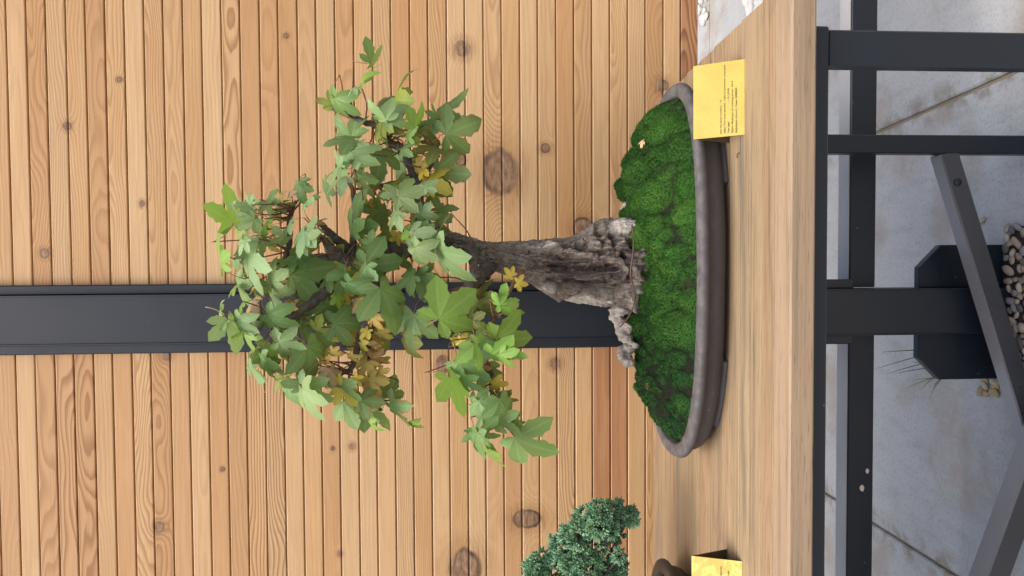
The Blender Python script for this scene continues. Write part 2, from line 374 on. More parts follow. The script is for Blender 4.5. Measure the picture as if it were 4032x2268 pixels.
def top_light_tint(mat):  # pale grey on upward faces: light on the tops put into the colour
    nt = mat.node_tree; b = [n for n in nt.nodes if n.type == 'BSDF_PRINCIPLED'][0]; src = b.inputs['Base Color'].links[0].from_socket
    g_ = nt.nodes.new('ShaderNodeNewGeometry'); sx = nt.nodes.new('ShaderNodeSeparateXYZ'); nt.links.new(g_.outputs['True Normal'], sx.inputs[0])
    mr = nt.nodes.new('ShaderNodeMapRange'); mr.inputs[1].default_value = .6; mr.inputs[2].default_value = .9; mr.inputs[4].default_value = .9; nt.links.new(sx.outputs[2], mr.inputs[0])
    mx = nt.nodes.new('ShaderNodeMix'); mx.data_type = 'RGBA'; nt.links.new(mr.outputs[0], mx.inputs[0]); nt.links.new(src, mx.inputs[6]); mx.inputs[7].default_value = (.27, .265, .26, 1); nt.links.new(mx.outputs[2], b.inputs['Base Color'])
top_light_tint(M_BRACE)
b_a, b_b = atY(3742, 606, 1.526), atY(4017, 1512, 1.526)        # middle line of the front face
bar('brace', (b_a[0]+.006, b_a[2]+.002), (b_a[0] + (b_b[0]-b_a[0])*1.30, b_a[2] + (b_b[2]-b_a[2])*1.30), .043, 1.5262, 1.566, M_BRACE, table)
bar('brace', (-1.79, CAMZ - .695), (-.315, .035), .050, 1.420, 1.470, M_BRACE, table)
bz = atY(3000 + 985*.7824, 918*.7824, 1.526)
v_, f_ = tube_vf([(bz[0], 1.5258, bz[2]), (bz[0], 1.5235, bz[2])], [.009, .008], 10); mesh('bolt', v_, f_, M_STEEL, True, table, bz)

# ================================================================== THE POT
def clay_mat():
    t = NT('grey_brown_clay'); p = t.pos(); a = t.noise(p, 9., 4); b = t.noise(p, 70., 4, .6); s = t.sep(p)
    c = t.mix(t.maprange(a, .3, .7, 0, 1), (.064, .060, .062), (.086, .081, .085)); c = t.mix(t.maprange(b, .5, .8, 0, .5), c, (.13, .115, .11))
    v = t.voro(p, 55.); sp = t.m('MULTIPLY', t.maprange(v.outputs['Distance'], .05, .13, 1, 0, True), t.m('GREATER_THAN', t.noise(p, 21., 1), .57))
    c = t.mix(t.m('MULTIPLY', sp, .5), c, (.36, .34, .33))
    # lime bloom where water dries along the rim
    lb = t.m('MULTIPLY', t.maprange(s[2], TT + .046, TT + .056, 0, 1), t.maprange(b, .4, .6, 0, .3)); c = t.mix(lb, c, (.20, .19, .185))
    t.bump(t.m('ADD', a, t.m('MULTIPLY', b, .6)), .3, .002); return t.fin(c, t.maprange(a, .3, .7, .62, .78), .3)
M_CLAY = clay_mat()
PX, PY, PA, PB, PN = -.014, 1.262, .326, .172, 2.5
RIMZ = TT + .0575
def sup(th, a, b, n=PN):
    c, s = math.cos(th), math.sin(th)
    return a*math.copysign(abs(c)**(2/n), c), b*math.copysign(abs(s)**(2/n), s)
def ring_loft(prof, cx, cy, n, pn, N=120, wob=0.):
    V = []; F = []
    for (a, b, z) in prof:
        for j in range(N):
            x, y = sup(2*math.pi*j/N, a, b, pn); w = wob*mnoise.noise(Vector((x*7, y*7, z*20)))
            V.append((cx + x*(1+w*.3), cy + y*(1+w*.3), z + w*.12))
    for i in range(len(prof)-1):
        for j in range(N): F.append((i*N+j, i*N+(j+1) % N, (i+1)*N+(j+1) % N, (i+1)*N+j))
    return V, F
def make_pot(name, cx, cy, a, b, z0, h, label, mat, group=None, pn=PN):
    root = empty(name, (cx, cy, z0), label, 'bonsai pot', group)
    zr = z0 + h; lip = .024; q = h/.0575
    V, F = ring_loft([(a-lip-.002, b-lip-.002, zr-.03*q), (a-lip, b-lip, zr-.0015), (a-lip+.003, b-lip+.003, zr), (a-.006, b-.006, zr+.0004), (a-.0015, b-.0015, zr-.002), (a, b, zr-.006),
                      (a-.0005, b-.0005, zr-.011*q), (a-.0025, b-.0025, zr-.0138*q)], cx, cy, 0, pn, wob=.012)
    mesh('rim', V, F, mat, True, root, (cx, cy, zr))
    V, F = ring_loft([(a-.004, b-.004, zr-.0136*q), (a-.0105, b-.0105, zr-.0185*q), (a-.013, b-.013, zr-.023*q), (a-.0135, b-.0135, zr-.030*q), (a-.018, b-.018, zr-.040*q), (a-.026, b-.026, z0+.0095*q),
                      (a-.031, b-.031, z0+.0075*q), (a-.06, b-.05, z0+.0070*q), (.01, .005, z0+.007*q)], cx, cy, 0, pn, wob=.010)
    mesh('body', V, F, mat, True, root, (cx, cy, z0+.02))
    for s in (-1, 1):
        for d in (-1, 1):
            c0 = math.radians(52 if d < 0 else 52); V = []; F = []; prof = [(.012, .0115), (.0155, .0085), (.019, .0035), (.021, .0)]; N = 12; tl = [.60 + i*.56/(N-1) for i in range(N)]
            # a low foot that follows the curve of the wall
            for (off, zz) in [(.031, .0115*q), (.0285, .0090*q), (.0262, .0040*q), (.0270, .0006*q), (.058, .0006*q), (.058, .0125*q)]:
                for t_ in tl:
                    x, y = sup(t_, a-off, b-off, pn); V.append((cx + s*x, cy + d*y, z0 + zz))
            for i in range(6):
                for j in range(N-1):
                    A, B = i*N+j, i*N+j+1; C, D = ((i+1) % 6)*N+j+1, ((i+1) % 6)*N+j
                    F.append((A, B, C, D) if s*d > 0 else (D, C, B, A))
            F.append(tuple(i*N for i in range(6))); F.append(tuple(i*N+N-1 for i in range(6))[::-1])
            mesh('foot', V, F, mat, False, root, (cx + s*a*.6, cy + d*b*.8, z0))
    return root
pot = make_pot('bonsai_pot', PX, PY, PA, PB, TT, .0575, 'wide shallow oval unglazed grey-brown clay pot under the maple-like bonsai', M_CLAY)

# ================================================================== MOSS MOUND
crest_px = [(1700, 212), (1668, 240), (1630, 262), (1608, 285), (1596, 300), (1584, 350), (1574, 400), (1566, 450), (1564, 500), (1572, 530), (1590, 580), (1600, 660), (1598, 760), (1580, 800), (1585, 850), (1592, 900), (1588, 950), (1600, 1000), (1625, 1050), (1650, 1085), (1676, 1112), (1700, 1135)]
CRY = 1.285
cr = np.array([atY(x*4032/2576, y*4032/2576, CRY) for x, y in crest_px]); o_ = np.argsort(cr[:, 0]); CRX, CRZ = cr[o_, 0], cr[o_, 2]
IA, IB = PA - .0235, PB - .0235
bumps = []
for rad_, tries_ in ((.030, 50), (.024, 300), (.019, 600), (.015, 900), (.011, 1200), (.008, 900)):
    for _ in range(tries_):
        th, r = random.uniform(0, 2*math.pi), math.sqrt(random.random()); x, y = sup(th, IA*r, IB*r); left = x < -.12
        rad = rad_*random.uniform(.85, 1.15)
        if left and (rad_ > .020 or random.random() < (.88 if rad_ > .013 else .62)): continue
        if r > .94 and rad_ > .017: continue
        if any((x-b[0])**2 + (y-b[1])**2 < (.77*(rad + b[2]))**2 for b in bumps): continue
        bumps.append((x, y, rad, rad*random.uniform(.5, 1.0), random.random()))
for (qx, qy, qY, qr, qh) in ((1598, 572, 1.195, .020, .020), (1606, 600, 1.185, .017, .013), (1604, 640, 1.180, .019, .014), (1602, 680, 1.178, .017, .013), (1602, 715, 1.180, .018, .014), (1602, 750, 1.184, .018, .014), (1597, 785, 1.195, .018, .014), (1594, 812, 1.21, .016, .012), (1590, 548, 1.22, .014, .012)):
    q_ = atY(qx*1.5652, qy*1.5652, qY); bumps.append((q_[0] - PX, qY - PY, qr, qh, random.uniform(.4, .9)))
def moss_field(x, y):
    """height over the table, soil amount with painted crevice shade, colour value darkened low on each cushion"""
    n = PN
    r = (abs(x/IA)**n + abs(y/IB)**n)**(1/n)
    crest = np.interp(x + PX, CRX, CRZ); cry = 1.278 - .058*math.exp(-((x-.02)/.13)**2)
    crest = CAMZ + (crest - CAMZ)*cry/CRY - .004 + .010*math.exp(-((x-.02)/.10)**2)
    yv = y/ (IB*max(1e-3, (1-min(.999, abs(x/IA))**n))**(1/n))   # -1 front .. 1 back
    yc = (cry - PY)/IB
    if yv < yc: s = (yv + 1)/(yc + 1); prof = s**.85*(1.15 - .15*s)
    else: s = (1 - yv)/(1 - yc); prof = min(1, s*1.5)**.8
    base = RIMZ - .006 + min(1, max(0., 1-r)*6)*(.011*mnoise.noise(Vector((x*21, y*25, 8.8))) + .004) + max(0., crest - RIMZ - .004)*max(0, min(1, prof))
    e = max(0., 1 - r); base -= .004*math.exp(-e*40)
    h = 0.; cv = .5; amp = min(1, e*9 + .25)*max(.25, min(1, 1.05 + 1.3*mnoise.noise(Vector((x*26, y*26, 12.)))))
    for (bx, by, br, bh, c) in bumps:
        d2 = ((x-bx)**2 + (y-by)**2)/(br*br)
        if d2 < 1:
            q = bh*amp*(1 - d2)**.55
            if q > h: h = q; cv = c
    h2 = h; cv = max(0., min(1., cv*.55 + .50*min(1, h/.016) - .10))  # colour falls towards the cushion base, painting in shade
    h2 += .0016*mnoise.noise(Vector((x*260, y*260, 1.7))) + .0022*mnoise.noise(Vector((x*110, y*110, 4.7)))
    patch = mnoise.noise(Vector((x*16, y*20, 3.1)))
    soil = max(0, min(1, 1.15 - h/.0055)) * (1 if x < -.11 or patch > .25 or r > .95 else .72)  # bare soil, plus shade painted into the gaps between cushions
    return base + h2 - .011, soil, cv
NXm, NYm = 330, 150; V = []; S = []; CV = []; idx = -np.ones((NXm, NYm), int)
for i in range(NXm):
    for j in range(NYm):
        x = -IA + 2*IA*i/(NXm-1); y = -IB + 2*IB*j/(NYm-1)
        if abs(x/IA)**PN + abs(y/IB)**PN > 1.0: continue
        z, s_, c_ = moss_field(x, y); idx[i, j] = len(V); V.append((PX + x, PY + y, z)); S.append(s_); CV.append(c_)
Fm = [(idx[i, j], idx[i+1, j], idx[i+1, j+1], idx[i, j+1]) for i in range(NXm-1) for j in range(NYm-1) if min(idx[i, j], idx[i+1, j], idx[i+1, j+1], idx[i, j+1]) >= 0]
def moss_mat():
    t = NT('moss'); p = t.pos(); at = t.n('ShaderNodeAttribute', attribute_name='soil').outputs['Fac']; cv = t.n('ShaderNodeAttribute', attribute_name='hue').outputs['Fac']
    a = t.noise(p, 40., 4); b = t.noise(p, 420., 3, .7); big = t.noise(p, 9., 3)
    c = t.ramp(cv, [(0, (.012, .038, .010)), (.4, (.022, .074, .013)), (.75, (.042, .128, .019)), (1, (.088, .175, .028))])
    c = t.mix(t.maprange(a, .35, .7, 0, .6), c, (.028, .075, .018)); c = t.mix(t.maprange(b, .45, .75, 0, .6), c, (.105, .22, .045))
    c = t.mix(t.maprange(big, .55, .72, 0, .30), c, (.075, .12, .03)); c = t.mix(t.maprange(big, .28, .45, .5, 0), c, (.018, .048, .017)); lf = t.maprange(t.sep(p)[0], -.20, -.06, .5, 0, True); c = t.mix(lf, c, (.018, .050, .022))
    sc = t.mix(t.maprange(b, .4, .7, 0, 1), (.009, .010, .006), (.030, .030, .021))
    c = t.mix(t.m('MULTIPLY', t.maprange(at, .15, .8, 0, 1, True), .92), c, sc)  # near-black mix serves both bare soil and painted crevice shade
    t.bump(b, .8, .003); return t.fin(c, .95, .08)
M_MOSS = moss_mat()
moss = mesh('moss', V, Fm, M_MOSS, True, None, (PX, PY, RIMZ))
add_attr(moss, 'soil', S); add_attr(moss, 'hue', CV)
tag(moss, 'lumpy bright green moss mound covering the soil in the oval pot', 'moss', None, 'stuff')
# short upright shoots that give the cushions their nap
Vn = np.array(V); Sn = np.array(S); Cn = np.array(CV); nrm = np.zeros((len(Vn), 3)); moss.data.vertices.foreach_get('normal', nrm.ravel()) if False else None
nb = np.empty(len(Vn)*3); moss.data.vertices.foreach_get('normal', nb); nb = nb.reshape(-1, 3)
pick = rng.choice(len(Vn), 120000); pick = pick[rng.random(len(pick)) > Sn[pick]*1.4]; m_ = len(pick)
base = Vn[pick] + rng.normal(0, .0007, (m_, 3)); dirs = nb[pick] + rng.normal(0, .30, (m_, 3)); dirs[:, 2] += .15; dirs /= np.linalg.norm(dirs, axis=1)[:, None]
side = np.cross(dirs, rng.normal(0, 1, (m_, 3))); side /= np.linalg.norm(side, axis=1)[:, None] + 1e-9
ln = rng.uniform(.0014, .0036, m_)[:, None]; wd = .00075
T3 = np.empty((m_*3, 3)); T3[0::3] = base - side*wd - dirs*.001; T3[1::3] = base + side*wd - dirs*.001; T3[2::3] = base + dirs*ln
me = bpy.data.meshes.new('moss_nap'); me.vertices.add(m_*3); me.vertices.foreach_set('co', (T3 - np.array((PX, PY, RIMZ))).ravel()); me.loops.add(m_*3); me.loops.foreach_set('vertex_index', np.arange(m_*3, dtype=np.int32))
me.polygons.add(m_); me.polygons.foreach_set('loop_start', np.arange(0, m_*3, 3, dtype=np.int32)); me.update(calc_edges=True); me.materials.append(M_MOSS)
nap = bpy.data.objects.new('moss_nap', me); COL.objects.link(nap); nap.parent = moss; nap['kind'] = 'stuff'
add_attr(nap, 'soil', np.repeat(Sn[pick]*.2, 3)); add_attr(nap, 'hue', np.clip(np.repeat(Cn[pick] + rng.normal(0, .15, m_), 3), 0, 1))
def moss_top(X, Y): return moss_field(X - PX, Y - PY)[0]

# ================================================================== THE SWEETGUM BONSAI
TY = 1.268
tree = empty('bonsai_tree', (0, TY, CAMZ - .31), 'leaning bonsai with hollow gnarled trunk and lobed green leaves in the oval pot', 'bonsai tree')
def bark_mat():
    t = NT('old_bark'); p = t.pos(); s = t.sep(p)
    dead = t.n('ShaderNodeAttribute', attribute_name='dead').outputs['Fac']; pale = t.n('ShaderNodeAttribute', attribute_name='pale').outputs['Fac']; cav = t.n('ShaderNodeAttribute', attribute_name='fiss').outputs['Fac']; mossy = t.n('ShaderNodeAttribute', attribute_name='mossy').outputs['Fac']
    lo = t.xyz(t.m('MULTIPLY', s[0], 3.), t.m('MULTIPLY', s[1], 3.), s[2])
    a = t.noise(lo, 55., 5, .65, .6); b = t.noise(p, 190., 4, .6); big = t.noise(p, 24., 3)
    v = t.voro(t.xyz(t.m('MULTIPLY', s[0], 1.6), t.m('MULTIPLY', s[1], 1.6), s[2]), 62., 'DISTANCE_TO_EDGE'); crack = t.m('MULTIPLY', t.maprange(v.outputs['Distance'], .0, .10, 1, 0, True), t.m('MULTIPLY_ADD', mossy, 1.1, .10))
    bark = t.mix(t.maprange(a, .3, .7, 0, 1), (.12, .102, .088), (.34, .295, .245)); bark = t.mix(t.maprange(big, .52, .7, 0, .5), bark, (.15, .085, .06))
    dd = t.mix(t.maprange(a, .25, .75, 0, 1), (.080, .063, .052), (.36, .305, .26)); dd = t.mix(t.maprange(b, .5, .8, 0, .5), dd, (.36, .31, .28))
    c = t.mix(dead, bark, dd)
    pl = t.mix(t.maprange(a, .35, .65, 0, 1), (.66, .60, .53), (.42, .375, .325)); c = t.mix(t.maprange(t.m('ADD', pale, t.m('MULTIPLY', t.m('SUBTRACT', b, .5), .5)), .15, .70, 0, 1, True), c, pl)
    c = t.mix(t.m('MULTIPLY', mossy, t.maprange(big, .3, .6, .3, 1)), c, (.075, .09, .068))
    c = t.mix(t.m('MULTIPLY', t.m('MULTIPLY', crack, t.m('SUBTRACT', 1., t.m('MAXIMUM', dead, t.m('MULTIPLY', pale, .8)))), .45), c, (.035, .028, .024))
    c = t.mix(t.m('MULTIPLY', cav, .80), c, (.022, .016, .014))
    ck = t.m('MULTIPLY', crack, t.m('SUBTRACT', 1., t.m('MAXIMUM', dead, pale)))
    sn = t.noise(t.xyz(t.m('MULTIPLY', s[0], 1.), t.m('MULTIPLY', s[1], 1.), t.m('MULTIPLY', s[2], .10)), 120., 3, .6, 1.0)
    c = t.mix(t.m('MULTIPLY', t.maprange(sn, .48, .68, 0, 1, True), t.m('MULTIPLY', dead, .92)), c, (.028, .021, .018)); c = t.mix(t.m('MULTIPLY', t.maprange(sn, .30, .44, 1, 0, True), t.m('MULTIPLY', dead, .75)), c, (.40, .345, .30))
    h = t.m('ADD', t.m('MULTIPLY', a, 1.0), t.m('ADD', t.m('MULTIPLY_ADD', ck, -.7, t.m('MULTIPLY', b, .3)), t.m('MULTIPLY', t.m('MULTIPLY', sn, dead), -1.2)))
    t.bump(h, 1., .004); return t.fin(c, .85, .2)
M_BARK = bark_mat()
# outline of the trunk read off the photograph: (along, right edge, left edge) in a 2576-wide crop at (1700, 850), scale .3494
OUT = [(-60, 150, 395), (60, 172, 400), (150, 186, 415), (300, 196, 480), (420, 243, 512), (600, 288, 572), (800, 296, 655), (950, 282, 695), (1100, 278, 748), (1250, 266, 850), (1400, 253, 925), (1560, 242, 962), (1640, 215, 978), (1720, 165, 990), (1800, 95, 1003), (1900, 45, 1016), (2000, 25, 1024), (2150, 15, 1030), (2280, 10, 1060), (2400, -10, 1085), (2520, -30, 1110)]
OUT = np.array(OUT, float); S_ = .3494
NS, NA = 360, 220; stt = np.linspace(-60, 2520, NS)
ra = np.interp(stt, OUT[:, 0], OUT[:, 1]); la = np.interp(stt, OUT[:, 0], OUT[:, 2])
k5 = np.ones(7)/7; ra = np.convolve(np.pad(ra, 3, 'edge'), k5, 'valid'); la = np.convolve(np.pad(la, 3, 'edge'), k5, 'valid')
# (x0,y0,x1,y1, radius, depth in mm; + bulges, - recesses) features on the visible face, same crop
FEAT = [(1360, 560, 2050, 620, 90, -17), (1500, 760, 2000, 780, 60, -13), (1350, 440, 1500, 480, 40, -9), (1520, 500, 1760, 500, 32, -10), (1850, 190, 1870, 200, 34, -24), (1965, 205, 1965, 225, 30, -22), (2095, 450, 2100, 465, 30, -20),
        (2180, 330, 2250, 330, 45, -14), (1480, 330, 1700, 370, 34, -7), (2150, 700, 2050, 800, 35, -9), (1300, 740, 1440, 800, 30, -11), (1600, 640, 1900, 650, 22, -9), (1450, 700, 1700, 720, 18, -7), (1960, 300, 1985, 330, 22, -12), (1600, 320, 1690, 350, 26, -9), (1780, 440, 1900, 420, 20, -9),
        (2060, 520, 2130, 610, 26, 15), (2130, 610, 2080, 700, 26, 14), (2080, 700, 1950, 770, 24, 11), (1980, 500, 2050, 500, 26, 11), (1720, 320, 1800, 330, 52, 13), (1880, 290, 1940, 330, 22, 12), (1300, 330, 1500, 410, 34, 7), (1500, 410, 1700, 455, 26, 9), (1700, 455, 1800, 430, 24, 9),
        (1450, 590, 1900, 575, 14, 8), (1600, 710, 1960, 700, 15, 8), (1350, 650, 1550, 700, 14, 6), (1340, 470, 1380, 460, 30, 7), (1100, 690, 1400, 880, 42, 8), (1400, 880, 1640, 810, 38, 10), (1640, 810, 1850, 890, 34, 9), (1850, 890, 2150, 850, 38, 10), (2150, 850, 2250, 1000, 45, 12), (1660, 215, 1790, 140, 34, 8),
        (2100, 120, 2260, 130, 80, 7), (2200, 600, 2280, 700, 45, 9), (2080, 320, 2130, 310, 34, 9), (600, 420, 1100, 520, 40, 5), (1150, 560, 1330, 660, 26, -6), (700, 370, 1150, 400, 24, -3)]
def seg_d(x, y, f):
    ax, ay, bx, by = f[:4]; dx, dy = bx-ax, by-ay; L = dx*dx + dy*dy + 1e-9
    t_ = np.clip(((x-ax)*dx + (y-ay)*dy)/L, 0, 1); return np.hypot(x-ax-t_*dx, y-ay-t_*dy)
V = []; dead = []; pale = []; fiss = []; mossy = []
for i, s0 in enumerate(stt):
    yc, hw = (ra[i] + la[i])/2, (la[i] - ra[i])/2
    yy = TY - .010*max(0, (1400 - s0)/1400)
    for j in range(NA):
        a_ = 2*math.pi*j/NA; ca, sa = math.cos(a_), math.sin(a_)       # ca: -1 right .. 1 left of the trunk, sa > 0 faces the camera
        n_ = 2.3; cx_ = math.copysign(abs(ca)**(2/n_), ca); sy_ = math.copysign(abs(sa)**(2/n_), sa)
        yp = yc + cx_*hw
        dep = hw*S_/FPX*TY*float(np.interp(s0, [900, 2000], [.88, .72]))
        w1 = mnoise.noise(Vector((s0*.0035, a_*2.2, 3.)));  w2 = mnoise.noise(Vector((s0*.012 + .7*math.sin(a_*3), a_*9., 9.)))
        w3 = mnoise.noise(Vector((s0*.03, math.cos(a_)*11, math.sin(a_)*11)))
        wig = 26*mnoise.noise(Vector((s0*.008, yp*.008, 5.)))
        disp = 0.; fs = 0.; dd = 0.; dpos = 0.; dneg = 0.
        if sa > 0:
            fade = min(1, sa*2.2)
            for f in FEAT:
                d_ = float(seg_d(s0 + wig, yp + wig*.6, f)); r_ = f[4]
                if d_ < r_*2.6:
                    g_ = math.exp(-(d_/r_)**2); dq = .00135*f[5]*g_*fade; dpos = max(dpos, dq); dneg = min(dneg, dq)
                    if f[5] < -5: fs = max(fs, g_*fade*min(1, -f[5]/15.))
            hollow = 1/(1 + math.exp(-(s0 + .9*(500-yp) - 1060)/70)) * 1/(1 + math.exp((yp - (770 + .05*(s0-1600)))/28)) * 1/(1 + math.exp(-(yp - float(np.interp(s0, [1330, 1640], [410, 250])))/26))
            dd = max(dd, hollow*fade)
        disp += dpos + dneg
        # long twisted fluting of the dead wood
        fl = math.sin(yp*.075 + 2.2*math.sin(s0*.0042) + s0*.006 + 2*w1); disp += .0030*fl*dd + .0014*w3 + .0024*w2 + .002*w1
        rn = mnoise.noise(Vector((s0*.0055 + .25*w1, a_*8.5 + .5*math.sin(s0*.004 + a_*2), 21.))); rg_ = math.exp(-(rn/.085)**2)
        rn2 = mnoise.noise(Vector((s0*.013, a_*19., 33.))); rg2 = math.exp(-(rn2/.10)**2)
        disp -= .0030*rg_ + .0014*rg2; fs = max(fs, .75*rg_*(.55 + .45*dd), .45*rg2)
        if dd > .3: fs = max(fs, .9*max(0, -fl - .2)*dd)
        P = atY(1700 + s0*S_, 850 + yp*S_, yy)
        nx_ = np.array((-ca*.55, -sa, 0.)); P = P + np.array((0, -sy_*dep, 0)); nn = np.array((-cx_/max(hw, 1), -sy_/max(hw, 1), 0)); nn /= np.linalg.norm(nn)
        P = P + nn*disp
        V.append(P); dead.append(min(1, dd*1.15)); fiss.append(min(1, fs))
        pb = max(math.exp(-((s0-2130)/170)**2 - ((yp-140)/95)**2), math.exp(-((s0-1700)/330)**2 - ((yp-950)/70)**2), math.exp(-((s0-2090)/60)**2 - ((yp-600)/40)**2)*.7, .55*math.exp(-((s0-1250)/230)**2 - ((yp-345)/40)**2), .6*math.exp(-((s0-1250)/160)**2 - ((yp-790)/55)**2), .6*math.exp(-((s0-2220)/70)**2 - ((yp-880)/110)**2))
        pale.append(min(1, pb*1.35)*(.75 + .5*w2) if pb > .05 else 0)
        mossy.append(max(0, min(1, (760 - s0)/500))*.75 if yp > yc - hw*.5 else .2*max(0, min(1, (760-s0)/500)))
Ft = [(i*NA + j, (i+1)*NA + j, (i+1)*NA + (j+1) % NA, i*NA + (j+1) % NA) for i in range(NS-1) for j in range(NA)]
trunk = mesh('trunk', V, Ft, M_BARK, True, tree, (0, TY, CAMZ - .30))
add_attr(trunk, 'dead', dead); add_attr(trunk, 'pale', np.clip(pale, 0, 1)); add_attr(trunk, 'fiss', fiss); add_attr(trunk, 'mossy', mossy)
# surface roots breaking through the moss
def lump(name, pts, rad, n, wob, parent, seed, attrs):
    P = resample(pts, 30); r = np.interp(np.linspace(0, 1, 30), np.linspace(0, 1, len(rad)), rad); v, f = tube_vf(P, r, 20); v = np.array(v); ax = np.repeat(P, 20, axis=0); d = v[:len(ax)] - ax
    k = np.array([1 + wob*1.5*mnoise.noise(Vector(q*75) + Vector((seed*3.1, 0, 0))) + wob*.7*mnoise.noise(Vector(q*210)) for q in v[:len(ax)]]); v[:len(ax)] = ax + d*k[:, None]
    o = mesh(name, v, f, M_BARK, True, parent, P[0])
    for kk, val in zip(('dead', 'pale', 'fiss', 'mossy'), attrs): add_attr(o, kk, np.clip(val + rng.uniform(-.15, .15, len(v)), 0, 1))
    return o
def rp(x, y, Y): return atY(x*4032/2576, y*4032/2576, Y)
lump('root', [rp(1592, 556, 1.28), rp(1578, 535, 1.285), rp(1588, 512, 1.28), rp(1612, 490, 1.27)], [.017, .012, .009, .004], 12, .22, tree, 1, (.3, .8, .1, 0))
lump('root', [rp(1570, 765, 1.27), rp(1548, 790, 1.285), rp(1566, 820, 1.28), rp(1590, 835, 1.27)], [.015, .013, .011, .006], 12, .45, tree, 2, (.2, .75, .15, .1))
lump('root', [rp(1582, 812, 1.27), rp(1568, 838, 1.275), rp(1580, 858, 1.27), rp(1604, 872, 1.25)], [.012, .012, .010, .005], 12, .45, tree, 3, (.2, .6, .2, .2))
lump('root', [rp(1592, 868, 1.265), rp(1572, 888, 1.27), rp(1574, 903, 1.27), rp(1596, 916, 1.262)], [.010, .013, .013, .007], 12, .4, tree, 4, (.4, .45, .2, .1))
M_WIRE = paint_mat('copper_wire', (.085, .045, .035), .5, .5, 0)
wp = [rp(1590, 565, 1.185), rp(1594, 600, 1.178), rp(1592, 640, 1.172), rp(1586, 690, 1.176), rp(1592, 720, 1.184), rp(1597, 750, 1.19), rp(1590, 780, 1.205), rp(1575, 805, 1.222), rp(1560, 822, 1.24)]
v_, f_ = tube_vf(resample(wp, 50), .0013, 6); mesh('wire', v_, f_, M_WIRE, True, tree, wp[0])

# ------------------------------------------------------------------ branches (photo points, distance from the camera plane)
def bark2():
    t = NT('branch_bark'); p = t.pos(); a = t.noise(p, 70., 4, .6); b = t.noise(p, 260., 3)
    c = t.mix(t.maprange(a, .3, .7, 0, 1), (.050, .044, .041), (.125, .108, .095)); c = t.mix(t.maprange(b, .55, .8, 0, .6), c, (.20, .185, .165))
    t.bump(t.m('ADD', a, b), .8, .002); return t.fin(c, .85, .2)
M_BR = bark2()
M_TWIG = paint_mat('red_brown_twig', (.15, .075, .05), .7, .2, 0)
def R3(x, y): return (1200 + x*.4142, 700 + y*.4142)
def R1(x, y): return (800 + x*.6211, 100 + y*.6211)
def R2(x, y): return (800 + x*.6900, 900 + y*.6900)
BR = [  # name, [(px, py, Y)...], [radii m]
    ('main', [(1740, 945, 1.262), (1640, 960, 1.262), (1560, 985, 1.258), (1480, 1025, 1.250), (1407, 1056, 1.240)], [.021, .0185, .0165, .0145, .012]),
    ('upper', [(1407, 1050, 1.240), (1345, 1010, 1.232), (1310, 985, 1.226), (1266, 930, 1.222)], [.012, .009, .0075, .005]),
    ('upper', [(1400, 1040, 1.240), (1382, 990, 1.246), (1335, 950, 1.25), (1303, 922, 1.256), (1266, 882, 1.262)], [.010, .008, .0075, .0065, .005]),
    ('upper', [(1403, 1036, 1.240), (1393, 980, 1.256), (1392, 924, 1.268), (1396, 860, 1.282), (1390, 757, 1.295), (1372, 700, 1.30)], [.009, .0065, .0055, .0045, .0035, .002]),
    ('upper', [(1385, 1065, 1.240), (1353, 1085, 1.232), (1304, 1131, 1.222), (1250, 1176, 1.21), (1200, 1212, 1.20), (1120, 1258, 1.195), (1040, 1262, 1.19)], [.0115, .0105, .0095, .008, .0065, .0045, .0025]),
    ('upper', [(1330, 1005, 1.230), (1285, 1014, 1.236), (1209, 1015, 1.24), (1150, 1030, 1.24), (1117, 1038, 1.24), (1138, 962, 1.246), (1140, 876, 1.25), (1150, 830, 1.25), (1166, 790, 1.25)], [.008, .007, .0065, .006, .0055, .005, .0045, .004, .0025]),
    ('upper', [(1300, 1135, 1.222), (1265, 1150, 1.25), (1262, 1100, 1.27), (1200, 1085, 1.28), (1120, 1060, 1.285)], [.007, .006, .005, .004, .002]),
    ('lower', [(1500, 1015, 1.252), (1478, 1120, 1.225), (1473, 1180, 1.212), (1470, 1240, 1.20), (1430, 1300, 1.192), (1412, 1345, 1.19), (1388, 1440, 1.19), (1345, 1475, 1.19)], [.0135, .0125, .0115, .010, .0075, .006, .0045, .0025]),
    ('lower', [(1465, 1250, 1.20), (1450, 1400, 1.212), (1470, 1540, 1.215), (1500, 1620, 1.215)], [.006, .0045, .0035, .0015]),
    ('right', [(1700, 950, 1.262), (1660, 830, 1.27), (1632, 690, 1.283), (1580, 590, 1.293), (1533, 560, 1.298), (1500, 510, 1.303), (1450, 485, 1.306), (1380, 455, 1.31), (1308, 424, 1.314)], [.0125, .010, .0085, .0075, .0065, .0058, .0054, .005, .0042]),
    ('right', [(1632, 690, 1.283), (1560, 720, 1.29), (1480, 735, 1.30), (1400, 745, 1.30)], [.007, .005, .004, .002]),
    ('right', [(1640, 740, 1.28), (1700, 640, 1.26), (1730, 560, 1.25)], [.006, .004, .002]),
    ('low', [(1935, 1040, 1.245), (1895, 1085, 1.225), (1860, 1130, 1.205), (1845, 1210, 1.18), (1862, 1300, 1.165), (1895, 1380, 1.155), (1930, 1466, 1.15), (1936, 1540, 1.15), (1950, 1600, 1.15), (1985, 1680, 1.15)], [.0135, .0115, .009, .0072, .006, .005, .0042, .0036, .003, .0018]),
    ('low', [(1890, 1090, 1.222), (1850, 1110, 1.225), (1838, 1128, 1.227)], [.009, .007, .005]),
    ('stub', [(1850, 966, 1.222), (1862, 1005, 1.21), (1866, 1046, 1.20), (1878, 1095, 1.196)], [.0085, .0075, .0075, .008]),
    ('thin', [(2058, 1066, 1.21), (2020, 1122, 1.19), (1990, 1175, 1.175), (1955, 1240, 1.165), (1935, 1275, 1.16), (1905, 1330, 1.157)], [.0045, .0033, .003, .0027, .0025, .002]),
]
SK = []
